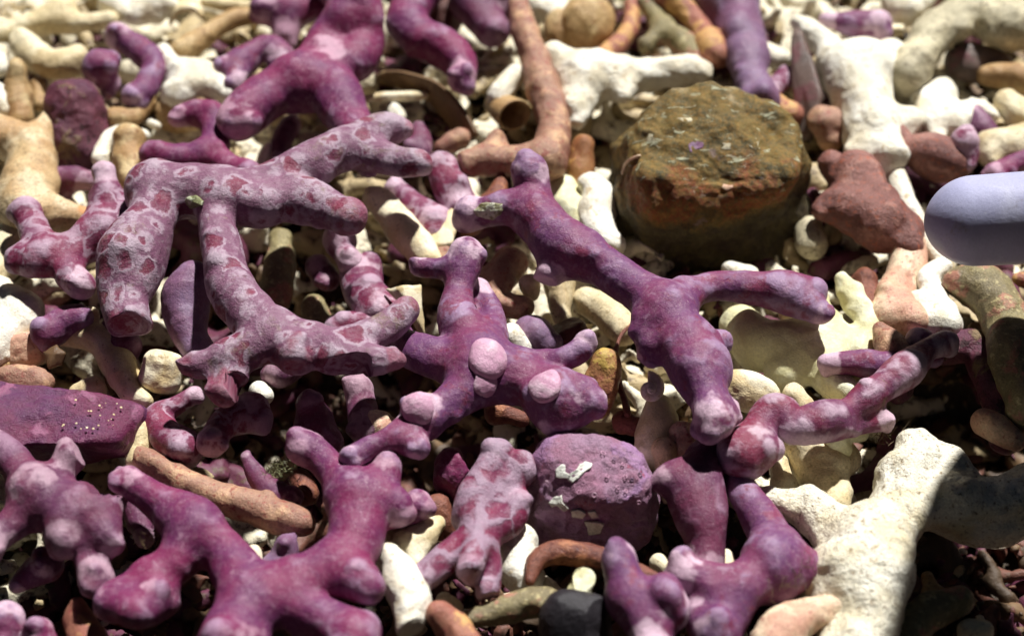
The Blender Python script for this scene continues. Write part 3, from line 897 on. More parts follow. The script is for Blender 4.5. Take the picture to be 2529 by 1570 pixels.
C(PC, 'rdb', .6, 'mauve brown knobbly twig left of the pale pink bead', '2195,345,34 2245,372,36 2300,390,48 2345,400,36')
C(PC, 'mots', .8, 'pale bead shaped coral tip with red streak at right', '2385,352,34,.3 2385,395,30,-.1')
C(PC, 'mag', .9, 'magenta stick above the grey tube at the right edge', '2455,428,24 2500,408,26 2560,385,26')
C(PC, 'purd', .35, 'dim mauve pieces behind the crumbly white cluster', '2400,290,34 2425,330,34;2425,330,34 2470,360,26')
C(PC, 'pur', .7, 'pinkish white bead beside the tan twig at right', '2265,842,30,.1 2290,860,24')
C(PC, 'lil', .6, 'lilac bump behind the white round coral end', '1312,815,36 1340,850,32,-.2')

# ------------------------------------------------------------------ bleached corals
C(DC, 'crk', .45, 'large white branching coral at lower right, right half in shadow',
  '1860,1215,36,.1 1930,1238,44,.1 2000,1262,48 2070,1302,56 2145,1345,84;2145,1345,84 2212,1260,80 2228,1190,84 2262,1130,66;'
  '2145,1345,84 2122,1430,90 2112,1520,82 2112,1620,80;2212,1260,80 2310,1250,80,-.1 2410,1285,78,-.2 2490,1262,66,-.2 2570,1200,62;2260,1125,62 2330,1160,56,-.2 2400,1230,54,-.3', lump=1.5)
C(DC, 'whi', .8, 'chunky white coral with tan tapering arm above the mossy rock',
  '1362,135,34,.2 1400,170,54 1450,195,62;1450,195,62 1530,190,48 1605,180,42 1690,170,38 1730,175,28;1450,195,62 1430,255,46 1422,300,22;1530,190,48 1538,238,27,.1')
C(DC, 'yel', .35, 'pale yellow coral with prongs right of the long purple branch',
  '2010,715,32,.3 2025,770,38,.2 2060,835,46 2110,865,42;2078,685,26,.5 2105,735,36,.3 2140,785,34,.2 2130,845,34 2110,865,42;'
  '2060,835,46 1980,850,62,-.1 1890,850,66,-.2 1820,810,46,-.3;2060,835,46 2040,920,58 2090,968,44 2130,978,26;1980,850,62,-.1 1950,920,50,-.3')
C(DC, 'whi', .7, 'big white star shaped coral with broad trunk at upper right',
  '1968,55,16,.2 2010,85,28,.1 2060,125,40 2120,175,62;2200,145,34,.1 2170,180,48 2120,175,62;2120,175,62 2135,250,72 2160,320,68 2190,385,56;2160,320,68 2240,300,40,-.1;2135,250,72 2060,150,44;2190,385,56 2110,372,34')
C(DC, 'whi', .45, 'thin white coral arm running down beside the red brown knobs',
  '2150,372,32 2195,410,30 2228,475,27 2262,545,25 2295,605,26 2322,642,22')
C(DC, 'whi', .55, 'lumpy white coral under the grey tube tip', '2330,660,26 2295,690,32 2310,735,30 2275,745,28;2310,735,30 2325,795,46;2275,745,28 2280,800,30')
C(DC, 'gry', .9, 'large grey white coral arch in the top right corner', '2240,185,42 2275,130,54 2330,70,62 2400,35,58 2480,65,62 2570,45,62')
C(DC, 'whi', .5, 'crumbly white cluster of nubs in the upper right', '2275,235,36 2330,228,36 2300,285,38 2345,305,44;2330,228,36 2290,265,30;2345,305,44 2410,265,30 2450,290,22;2300,285,38 2320,350,22')
C(DC, 'crd', .5, 'cream tube shaped coral at the right edge', '2485,248,34,.1 2520,285,44 2575,330,46')
C(DC, 'tan', .3, 'tan branch at the right edge above the cream tube', '2440,185,26 2490,190,34 2570,215,44')
C(DC, 'crd', .5, 'cream rounded pieces at right edge above the magenta stick', '2445,360,36 2500,365,46 2570,350,40;2445,360,36 2450,400,20')
C(DC, 'whi', .6, 'cream white lump at top edge right of the purple rod', '2205,8,36 2240,25,38 2270,-10,34')
C(DC, 'crm', .5, 'white coral shaped like a club right of the mottled arm tip', '928,492,33,.2 960,520,38,.1 1005,575,42 1062,640,26')
C(DC, 'whi', .6, 'white three armed coral in the upper left', '408,130,27,.1 435,172,36 490,205,48 565,232,30;490,205,48 440,238,40')
C(DC, 'crd', .7, 'cream U shaped coral twig at far upper left', '48,92,28,.1 78,128,38 122,162,40 168,158,40 192,130,27,.2')
C(DC, 'crd', .6, 'long cream coral branch along the top left edge', '-40,95,30 40,72,30 110,55,30 160,30,36,.1;110,55,30 200,58,29 268,52,25')
C(DC, 'whi', .6, 'white triangular coral chunk at the top edge left', '285,10,36 335,42,24 365,15,40 428,14,18')
C(DC, 'whi', .4, 'white upright piece cut by the left edge near the top', '0,90,26 -5,170,28')
C(DC, 'whi', .5, 'white knob cut by the left edge beside the tan stub', '-10,235,38 15,275,28')
C(DC, 'tan', .5, 'tan blunt stub standing at the far upper left', '45,170,32,.6 45,225,36,.2 48,290,34,-.1')
C(DC, 'tan', .2, 'thin tan stub beside the blunt tan stub', '92,210,16,.2 98,260,18')
C(DC, 'bei', .8, 'large beige speckled coral with orange pointed tip at left edge',
  '122,272,13,.2 112,315,26,.1 78,378,52 72,445,62 62,520,54;78,378,52 10,345,48 -45,310,40;62,520,54 140,535,42,-.1 210,540,34,-.2')
C(DC, 'crm', .3, 'cream knobs at the left edge below the beige coral', '25,590,38 15,650,34 -20,680,30')
C(DC, 'whi', .3, 'broad white coral mass at the left edge beside the purple leaf', '-10,735,58 40,790,60 0,860,56')
C(DC, 'crm', .35, 'cream coral with black pinholes under the blunt mottled arm', '222,780,27,.3 210,825,34,.1 265,855,46 302,920,48 322,968,40 362,988,22;210,825,34,.1 158,842,24')
C(DC, 'tan', .6, 'tan stub in front of the white bent tube at upper left', '318,345,32,.2 320,395,36 330,450,40,-.1;320,395,36 350,420,22')
C(DC, 'whi', .45, 'white bent tube left of the smooth forked coral', '352,335,22 300,330,28 262,350,28 252,395,25')
C(DC, 'whi', .4, 'tiny white bead near the white bent tube', '372,305,17 388,312,12')
C(DC, 'tan', .35, 'small tan arch below the bent magenta tip at upper left', '285,292,26 325,290,26 362,255,24;362,255,24 372,235,16,.2')
C(DC, 'tan', .5, 'long beige twig in shade along the top left of the trunk', '700,20,22,-.1 635,35,22 560,58,24 505,95,29 448,128,29')
C(DC, 'crd', .5, 'pale bar at the top edge left of the magenta lump', '510,5,15 580,16,18 660,22,18')
C(DC, 'whi', .6, 'white rod leaning over the open tube at top centre', '1268,188,36,.2 1232,235,38,.1')
C(DC, 'whi', .5, 'white lump at top edge behind the tan antler', '1325,15,40 1370,30,38')
C(DC, 'whi', .5, 'white knobbly coral left of the mossy rock face', '1455,455,36,.2 1478,490,42 1475,545,46 1510,600,32;1478,490,42 1510,500,30')
C(DC, 'yel', .25, 'yellow cream coral behind the long purple branch near the rock', '1385,470,32 1415,520,44 1445,570,38;1385,470,32 1350,465,24')
C(DC, 'whi', .2, 'small white piece lit under the right end of the mossy rock', '1805,668,26 1845,678,26')
C(DC, 'whi', .5, 'white rounded coral end beside the upright purple finger', '1262,832,42,.3 1275,880,36,-.2')
C(DC, 'crm', .4, 'tiny cream bead right of the upright purple finger', '1308,700,23,.2 1312,725,18')
C(DC, 'crd', .1, 'cream post shaded beneath the long purple branch', '1385,700,36,.1 1388,780,37,-.1')
C(DC, 'crd', -.1, 'cream branch in the shadow beside the cream post', '1445,745,32 1500,770,36 1550,820,34')
C(DC, 'yel', .3, 'cream rod below the little spiral snail', '1618,1005,32,.2 1620,1060,46 1622,1110,46,-.2')
C(DC, 'crd', .4, 'small cream knob beside the cream rod and tan stone', '1640,1108,27,.1 1642,1145,26,-.2')
C(DC, 'crd', .5, 'cream pink knob between cream pebble and banded coral', '1962,978,36,.1 1995,1010,30')
C(DC, 'crd', -.3, 'dim cream lumps shaded under the banded coral chain', '2000,1110,58 2040,1180,56 2060,1250,48;2000,1110,58 2070,1130,54')
C(DC, 'yel', .2, 'small bright white nub left of the speckled white arm', '2065,1085,20,.2 2085,1110,22;2065,1085,20,.2 2125,1072,18')
C(DC, 'crd', -.2, 'dim round cream stub in the hollow beside the purple coral', '1925,1150,36 1940,1200,34')
C(DC, 'whi', 1.0, 'bright white tooth shaped coral at bottom centre', '962,1365,32,-.1 985,1415,46 1012,1475,52 1012,1545,42', cut=[(1030, 1545, 0, .5, -1, .1)])
C(DC, 'crm', .45, 'cream coral with pink tip half shaded behind the white tooth', '955,1300,26 1000,1345,44 1040,1325,40 1080,1295,30;1000,1345,44 1030,1395,26')
C(DC, 'whi', .2, 'cream lump between the veined rose coral and purple stone', '1285,1340,40 1280,1395,46 1300,1440,34')
C(DC, 'whi', -.1, 'white sliver under the red brown curved twig', '1345,1440,26 1380,1465,22')
C(DC, 'yel', .6, 'pale yellow stub with flat top above the black stone', '1440,1428,31,.3 1425,1475,32', cut=[(1445, 1418, .4, .1, -.3, 1)])
C(DC, 'crm', .1, 'cream chip beside the stout dull magenta coral at bottom', '1790,1380,30 1800,1420,26')
C(DC, 'crm', .0, 'cream bits shaded under the purple stone', '1630,1390,28 1660,1420,22')
C(DC, 'whi', .2, 'tiny white bead in the dark hollow under the mottled coral', '655,975,24,.1 640,965,22')
C(DC, 'crm', .2, 'cream bead between the bottom coral arms', '622,1365,26,.2 618,1400,28')
C(DC, 'crd', .4, 'cream stub right of the spotted purple slab', '338,1060,26,.2 345,1105,32 330,1140,26')
C(DC, 'crm', .1, 'cream sliver lit above the spotted purple slab', '195,970,24 230,965,28')
C(DC, 'whi', .2, 'white splinter below the thick trunk left side', '668,368,20,.1 645,408,14')
C(DC, 'whi', .3, 'small white cone under the cream stick', '972,262,12,.2 980,288,26')
C(DC, 'gry', -.1, 'pale grey green pebble like coral in shade right of the rock', '1995,570,36 2005,600,36')
C(DC, 'whi', .3, 'white piece behind the grey blade at upper right', '1890,130,34 1930,145,28')
C(DC, 'whi', .0, 'white chip at lower centre beside the tooth coral', '935,1355,24 925,1385,22')
C(DC, 'crm', .0, 'cream stub lit at the bottom edge beside the tooth coral', '1100,1480,26 1120,1500,22')

# ------------------------------------------------------------------ pinkish brown twigs
C(BC, 'pnk', 1.0, 'pink tan antler shaped coral standing left of the mossy rock',
  '1272,-10,28,.2 1295,75,31,.15 1325,160,36,.1 1352,250,42 1365,330,47 1350,390,48;1350,390,48 1285,392,42 1210,390,40 1152,405,33;1210,390,40 1225,345,32,.1',
  cut=[(1138, 408, 0, -1, -.2, .1)])
C(BC, 'pnk', .4, 'small brown knob left of the antler base', '1135,345,28,.1 1095,365,28')
C(BC, 'ora', .5, 'orange brown stub right of the antler base', '1440,362,31,.3 1438,410,36 1435,450,34,-.2')
C(BC, 'rdb', .7, 'red brown knobbly coral right of the mossy rock',
  '2045,405,28,.1 2080,440,36 2125,455,64 2150,540,68 2185,560,56;2150,540,68 2075,510,52 2030,520,34;2185,560,56 2188,490,30,.3;2185,560,56 2238,560,40 2245,600,34')
C(BC, 'ptn', .45, 'pale pink speckled stem below the red brown knobs', '2245,610,42 2240,660,48 2210,730,50 2190,790,44;2210,730,50 2250,795,32,.2')
C(BC, 'pnk', .9, 'tan twig leaning on the banded coral at right', '2172,812,24,.1 2195,855,36 2235,905,38,-.1')
C(BC, 'pnk', .55, 'long tan pink branch lying at lower left behind the magenta arm', '345,1128,24 385,1152,36 455,1190,39 530,1225,38 610,1250,40 690,1272,44 745,1290,40', cut=[(335, 1120, 0, -1, .2, .1)])
C(BC, 'brn', .7, 'red brown curved twig below the purple stone', '1308,1432,18 1328,1385,28 1380,1365,30 1450,1370,32 1525,1390,30 1600,1425,26 1655,1455,22')
C(BC, 'ptn', .9, 'pink tan branch with pale tip at the bottom right', '1915,1590,62 1945,1550,58 2000,1520,44 2060,1500,35 2098,1490,30')
C(BC, 'orp', .9, 'pinkish orange rounded knob at the bottom centre', '1085,1515,38,.2 1115,1545,48 1150,1590,50')
C(BC, 'olv', .5, 'olive green rod lying at the bottom left of the black stone', '1120,1535,30 1190,1520,36 1275,1500,40 1355,1485,36')
C(BC, 'orp', .3, 'orange brown pointed piece at the bottom left', '190,1490,22,.3 195,1530,40 225,1590,60')
C(BC, 'olv', .8, 'olive and pink mottled coral at the right edge below the tube', '2365,700,44 2425,715,62 2480,790,76 2515,890,78 2560,990,70')
C(BC, 'orp', .6, 'orange bit cut by the right edge below the tube', '2520,690,22 2560,700,26')
C(BC, 'dkp', .2, 'dark arched coral in deep shadow at the right', '2215,960,40,-.4 2260,885,46,-.1 2330,860,46,.1 2405,855,40,.1 2440,925,36 2465,1000,36 2480,1080,36')
C(BC, 'ptn', .4, 'pink tipped stub at the right edge in the shadow', '2430,1045,34,-.1 2470,1065,34 2508,1088,28,.1')
C(BC, 'olv', .1, 'shaded olive tan branch in the bottom right corner', '2230,1590,44 2265,1530,40 2320,1500,36 2370,1485,30')
C(BC, 'tan', .0, 'small crumbly shaded twig above the olive tan branch', '2290,1425,16 2300,1460,20 2275,1500,18;2300,1460,20 2340,1470,14')
C(BC, 'pnk', .5, 'pinkish tan lump behind the upright purple finger at centre', '1255,650,52 1222,700,52 1235,745,46 1285,762,34')
C(BC, 'brn', .6, 'brown pointed cone left of the purple stub near centre', '1238,428,7,.3 1235,460,22,.1 1222,500,34;1222,500,34 1160,540,40,-.2')
C(BC, 'orp', .8, 'thick orange pink twig at the top edge right of centre', '1640,-20,36 1700,35,38 1745,85,40 1772,138,28')
C(BC, 'olv', .6, 'olive brown twig crossing under the orange twig at top', '1595,0,24 1635,70,28 1685,110,30 1735,160,24;1635,70,28 1595,110,24')
C(BC, 'orp', .5, 'thin red pink twig above the chunky white coral', '1560,10,20 1555,60,22 1530,105,25 1475,152,22')
C(BC, 'olv', -.1, 'olive grey tube hanging in the shade of the mottled arm', '688,590,38 692,655,44 680,735,34')
C(BC, 'olv', -.3, 'grey olive knob in the dark gap at left centre', '775,755,32,.1 790,800,34')
C(BC, 'ptn', .2, 'pinkish cream knob under the purple cone', '925,1055,40 960,1060,30')
C(BC, 'brn', .0, 'reddish brown bits in the shade beside the shell shard', '1230,1020,30 1290,1035,24')
C(BC, 'brn', .1, 'reddish shard in the shadow above the purple stone', '1540,1040,34 1565,1050,26')
C(BC, 'brn', .2, 'brown rounded piece in shade behind the yellow prong', '2130,700,46 2150,760,40')
C(BC, 'pnk', .3, 'pink knob left of the white star coral trunk', '2035,300,38,.2 2060,310,36;2060,310,36 2050,345,30,-.1')
C(BC, 'orp', .3, 'orange cream bit beside the grey blade at upper right', '1915,270,26 1950,285,32')
C(BC, 'brn', .1, 'brown stub in the dark behind the tan branch end', '740,1185,30 755,1225,32')

M('palp', srgb(206, 158, 182), srgb(196, 140, 168), pale=srgb(222, 190, 204), ps=1.6, pt=.55, pw=.1, bump=.3, dust=srgb(190, 160, 172))
M('palg', srgb(176, 176, 140), srgb(150, 144, 104), pale=srgb(206, 206, 184), ps=3, pt=.52, spots=srgb(112, 100, 60), ss=7, st=.58, bump=.6)
# ------------------------------------------------------------------ pebbles and stones
PB(PE, 'dkp', .6, 'dark warty red purple pebble in the upper left', 190, 312, 72, 118, rot=8, dep=70, rough=1.7, n=24)
PB(PE, 'crm', .6, 'cream oval pebble speckled brown right of the long purple branch', 1848, 968, 80, 52, rot=-14, n=24, p=2.2)
PB(PE, 'mpb', .5, 'reddish tan oval pebble upright right of the centre coral', 1487, 945, 44, 90, rot=-12, dep=36, n=24)
PB(PE, 'dbr', .2, 'dark red brown pebble behind the small curled tip', 1398, 838, 56, 50, rot=20, p=3, planes=2)
PB(PE, 'crm', .5, 'cream barrel shaped pebble left of the rose lobes', 400, 918, 52, 52, rot=-8, p=3.2, n=24)
PB(PE, 'ptn', .3, 'pinkish cream blocky pebble at left edge below white coral', 66, 862, 52, 44, rot=6, p=3.4)
PB(PE, 'pnk', .3, 'brown pink lump behind the spotted purple slab', 60, 945, 75, 46, rot=-6)
PB(PE, 'tan', .3, 'tan disc pebble between the white coral and the smooth fork', 462, 275, 78, 52, rot=10, dep=34)
PB(PE, 'tan', .6, 'round tan olive pebble at the top right of the antler', 1450, 60, 68, 72, n=24)
PB(PE, 'tan', .5, 'smaller tan pebble beside the round one at the top', 1382, 75, 40, 52)
PB(PE, 'dbr', .3, 'dark brown stone with yellow flecks at the top edge', 1090, 45, 52, 52, planes=2)
PB(PE, 'slt', .1, 'brown grey round pebble shaded under the grey arch', 2420, 160, 88, 48, rot=-12)
PB(PE, 'mag', .5, 'angular purple pebble left of the veined rose coral', 1118, 1168, 46, 66, rot=-8, planes=4, dep=40, n=24, p=2.6)
PB(PE, 'brn', .0, 'brown stone in the shade left of the veined rose coral', 1085, 1275, 46, 60, rot=18, planes=2)
PB(PE, 'ptn', .4, 'tan stone wedged behind the stout dull magenta coral', 1692, 1090, 46, 50, rot=-20, planes=2)
PB('stone', 'blk', .8, 'smooth black stone at the bottom edge', 1432, 1545, 104, 88, rot=-6, dep=60, planes=3, rough=.7, n=48, p=2.6)
PB(PE, 'gry', .0, 'dull round pebble under the cream stick', 905, 205, 30, 30)
PB(PE, 'gry', -.2, 'grey pebble in the gap below the thick trunk', 765, 360, 42, 34)
PB(PE, 'crd', -.1, 'round cream pebble in the bottom right corner', 2410, 1560, 46, 34)
PB(PE, 'tan', .1, 'tan pebble at the left edge above the lobed corner coral', 5, 910, 30, 40)

def dots_part(parent, spots, mat, name, org, hgt=.35):
    for (p, n_, r) in spots:
        d, f = SPH[8]
        n_ = n_ / np.linalg.norm(n_)
        a = np.cross(n_, [0.3, 0.8, .5]); a /= np.linalg.norm(a); b = np.cross(n_, a)
        v = d[:, :1] * a * r + d[:, 1:2] * b * r + d[:, 2:] * n_ * r * hgt
        v = v + p - org
        obj(name, mesh_from(v, f, name, v + rng.uniform(-20, 20, 3)), MATS[mat], parent=parent)

# the mossy boulder: facets cut from a ball
def faceted(center, planes, n, sd, soft, amp, axes=None):
    d, f = SPH[n]
    acc = np.zeros(len(d))
    for (nn, dist) in planes:
        nn = np.array(nn, float); nn /= np.linalg.norm(nn)
        q = np.maximum(d @ nn, 1e-3) / dist
        acc += q ** soft
    r = acc ** (-1 / soft)
    v = d * r[:, None]
    nr = vert_normals(v, f)
    v = v + nr * (amp * (vnoise(v, .55, sd) * .22 + vnoise(v, 1.3, sd + 1) * .1 + vnoise(v, 3.2, sd + 2) * .04 + vnoise(v, 8, sd + 3) * .015))[:, None]
    return v, f

def boulder():
    t = NT('mossy_rock')
    tc = t.new('ShaderNodeTexCoord').outputs['Object']
    pc = t.attr('pc').outputs['Vector']
    sep = t.new('ShaderNodeSeparateXYZ'); t.link(tc, sep.inputs[0])
    n0 = t.noise(pc, 1.2, 5, .6)
    col = t.mix(t.rmap(t.noise(pc, 1.6, 5, .65), .38, .62), srgb(112, 92, 36), srgb(76, 68, 34))
    fine = t.noise(pc, 11, 4, .75)
    col = t.mix(t.rmap(fine, .42, .66), col, srgb(134, 100, 38))
    # grey bare crown at the back of the top
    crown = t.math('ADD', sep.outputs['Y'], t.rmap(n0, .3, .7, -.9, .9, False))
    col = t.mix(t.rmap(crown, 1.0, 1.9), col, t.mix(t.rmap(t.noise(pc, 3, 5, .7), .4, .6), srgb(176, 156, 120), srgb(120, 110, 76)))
    # white chalky streaks along the bedding
    mp = t.new('ShaderNodeMapping'); mp.inputs['Scale'].default_value = (.9, 2.6, 2.6); t.link(pc, mp.inputs[0])
    st = t.noise(mp.outputs[0], 1.7, 6, .65, .6)
    stm = t.math('MULTIPLY', t.rmap(st, .59, .64), t.rmap(sep.outputs['Z'], 3.4, 3.9))
    col = t.mix(stm, col, srgb(184, 182, 150))
    # rust red algae along the front upper edge
    ed = t.math('ADD', sep.outputs['Z'], t.rmap(t.noise(pc, 1.5, 4), .3, .7, -.35, .35, False))
    band = t.math('MULTIPLY', t.rmap(ed, 3.2, 3.6), t.rmap(ed, 4.05, 4.4, 1, 0))
    band = t.math('MULTIPLY', band, t.rmap(sep.outputs['Y'], -.5, -1.2))
    band = t.math('MULTIPLY', band, t.rmap(t.noise(pc, 5, 5, .75), .34, .5))
    col = t.mix(t.math('MULTIPLY', band, .65), col, t.mix(t.rmap(t.noise(pc, 9, 3, .7), .42, .6), srgb(150, 64, 28), srgb(140, 92, 34)))
    # olive brown lower face, darkened with painted shade, grey crust
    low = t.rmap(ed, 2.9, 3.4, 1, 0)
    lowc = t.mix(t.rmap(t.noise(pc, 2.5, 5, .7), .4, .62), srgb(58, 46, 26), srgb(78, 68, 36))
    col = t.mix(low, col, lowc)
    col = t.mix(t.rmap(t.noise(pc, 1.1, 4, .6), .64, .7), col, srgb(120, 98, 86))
    g = t.rmap(t.noise(pc, 15, 4, .75), .3, .7, .68, 1.32, False)
    gm = t.new('ShaderNodeVectorMath', operation='SCALE'); t.link(col, gm.inputs[0]); t.link(g, gm.inputs['Scale'])
    t.link(gm.outputs[0], t.b.inputs['Base Color'])
    bp = t.new('ShaderNodeBump'); bp.inputs['Strength'].default_value = .7; bp.inputs['Distance'].default_value = .15
    t.link(t.math('ADD', t.noise(pc, 4, 6, .7), t.math('MULTIPLY', stm, .4)), bp.inputs['Height']); t.link(bp.outputs[0], t.b.inputs['Normal'])
    t.b.inputs['Roughness'].default_value = .7
    c, s = at(1752, 425, .9)
    planes = [((.03, -.1, 1), 1.62), ((.02, -1, .0), 2.0), ((1, -.12, .06), 2.5), ((-1, -.1, .06), 2.5), ((.02, 1, .2), 1.85),
              ((-.75, .7, .45), 2.3), ((.85, .65, .4), 2.35), ((0, 0, -1), 2.6), ((.1, .75, .8), 2.05), ((.75, -.75, 0), 2.5), ((-.8, -.75, 0), 2.6), ((.7, 0, .8), 2.6), ((-.7, -.1, .8), 2.6), ((0, -.8, .75), 2.18),
              ((.4, -1, -.5), 2.75), ((-.45, -1, -.5), 2.85)]
    v, f = faceted(c, planes, 96, 31, 12, 1.7)
    v = v + c
    org = np.array([c[0], c[1], v[:, 2].min()])
    o = bpy.data.objects.new('boulder', None); COL.objects.link(o); o.location = org.tolist()
    tag(o, 'mossy olive brown boulder with rust red edge right of centre', 'rock')
    obj('stone_body', mesh_from(v - org, f, 'stone_body', v - c + 13), t.m, parent=o)
    # encrusting spots
    nr = vert_normals(v, f)
    def on(px, py):
        best = None
        x = (px - 1264.5) / 1264.5 * HT; y = -(py - 785.0) / 1264.5 * HT
        d = FWD + RGT * x + UPV * y; d /= np.linalg.norm(d)
        w = v - CAM; tt = w @ d
        e = np.linalg.norm(w - tt[:, None] * d, axis=1)
        cand = np.where(e < .12)[0]
        i = cand[np.argmin(tt[cand])] if len(cand) else np.argmin(e)
        return v[i], nr[i]
    def patch(name, mat, px, py, rx, ry, k):
        r_ = np.random.default_rng(k); W = []
        for i in range(9):
            u = i / 9 * 2 * math.pi; q = r_.uniform(.7, 1.2)
            p, n_ = on(px + rx * q * math.cos(u), py + ry * q * math.sin(u))
            W.append(p + n_ * .006)
        a, b = plate_mesh(np.array(W), .06, .01, sd=k)
        obj(name, mesh_from(a - org, b, name, a), MATS[mat], parent=o)
    patch('lilac_crust', 'lil', 1725, 352, 23, 13, 1)
    patch('tan_crust', 'tan', 1622, 508, 14, 10, 2)
    patch('pink_crust', 'ptn', 1798, 452, 10, 8, 3)
    for k, (x, y, rx, ry) in enumerate(((1600, 335, 14, 8), (1865, 350, 24, 8), (1795, 352, 16, 10), (1690, 285, 22, 6))):
        patch('chalk_patch', 'gry', x, y, rx, ry, 10 + k)
    # thin pink worm tube along the left edge
    pts = []
    for (x, y) in ((1575, 378), (1550, 388), (1535, 405), (1528, 425)):
        p, n_ = on(x, y); pts.append([*(p + n_ * .02), .045])
    F, lo = branch_field([catmull(np.array(pts), 5)], .025, .03)
    a, b = surface_nets(F, lo, .025)
    obj('worm_tube', mesh_from(a - org, b, 'worm_tube', a), MATS['ptn'], parent=o)
boulder()

def on_surf(label, px, py):
    v, nr = SURF[label]
    x = (px - 1264.5) / 1264.5 * HT; y = -(py - 785.0) / 1264.5 * HT
    d = FWD + RGT * x + UPV * y; d /= np.linalg.norm(d)
    w = v - CAM; tt = w @ d
    e = np.linalg.norm(w - tt[:, None] * d, axis=1)
    cand = np.where(e < .1)[0]
    i = cand[np.argmin(tt[cand])] if len(cand) else np.argmin(e)
    return CAM + d * tt[i], nr[i]

def coral_patch(label, name, mat, px, py, rx, ry, k, lift=.02, dome=.03, thick=.08):
    root = next(o for o in bpy.data.objects if o.get('label') == label)
    org = np.array(root.location)
    r_ = np.random.default_rng(k); W = []
    for i in range(10):
        u = i / 10 * 2 * math.pi; q = r_.uniform(.78, 1.15)
        p, n_ = on_surf(label, px + rx * q * math.cos(u), py + ry * q * math.sin(u))
        W.append(p + n_ * lift)
    a, b = plate_mesh(np.array(W), thick, dome, sd=k)
    obj(name, mesh_from(a - org, b, name, a), MATS[mat], parent=root)
BIG = 'large sprawling coral mottled rose and pale lilac, spread across left centre'
CEN = 'purple coral at centre bearing a pale round bump, finger pointing up'
LON = 'long purple coral branch reaching diagonally right in front of the mossy rock'
coral_patch(BIG, 'green_scar', 'grn', 478, 497, 22, 16, 1)
coral_patch(LON, 'pale_green_crust', 'palg', 1205, 520, 38, 24, 2, .02, .05)
def coral_lump(label, name, mat, px, py, r, hgt, sd):
    root = next(o for o in bpy.data.objects if o.get('label') == label)
    org = np.array(root.location)
    p, n_ = on_surf(label, px, py)
    d, f = SPH[24]
    a = np.cross(n_, [.3, .8, .5]); a /= np.linalg.norm(a); b = np.cross(n_, a)
    rr = r * (1 + .16 * vnoise(d, 1.1, sd) + .03 * vnoise(d, 2.5, sd + 1))
    v = (d[:, :1] * a + d[:, 1:2] * b) * rr[:, None] + d[:, 2:] * n_ * (rr * hgt)[:, None] + p - n_ * r * hgt * .35 - org
    obj(name, mesh_from(v, f, name, v + sd), MATS[mat], parent=root)
coral_lump(CEN, 'pale_bump', 'palp', 1205, 888, .47, .6, 3)
coral_lump(CEN, 'pale_crust', 'palp', 1198, 948, .3, .35, 4)
coral_lump(CEN, 'pale_bump', 'palp', 1345, 955, .4, .45, 5)
coral_lump(CEN, 'pale_bump', 'palp', 1030, 1005, .38, .5, 6)

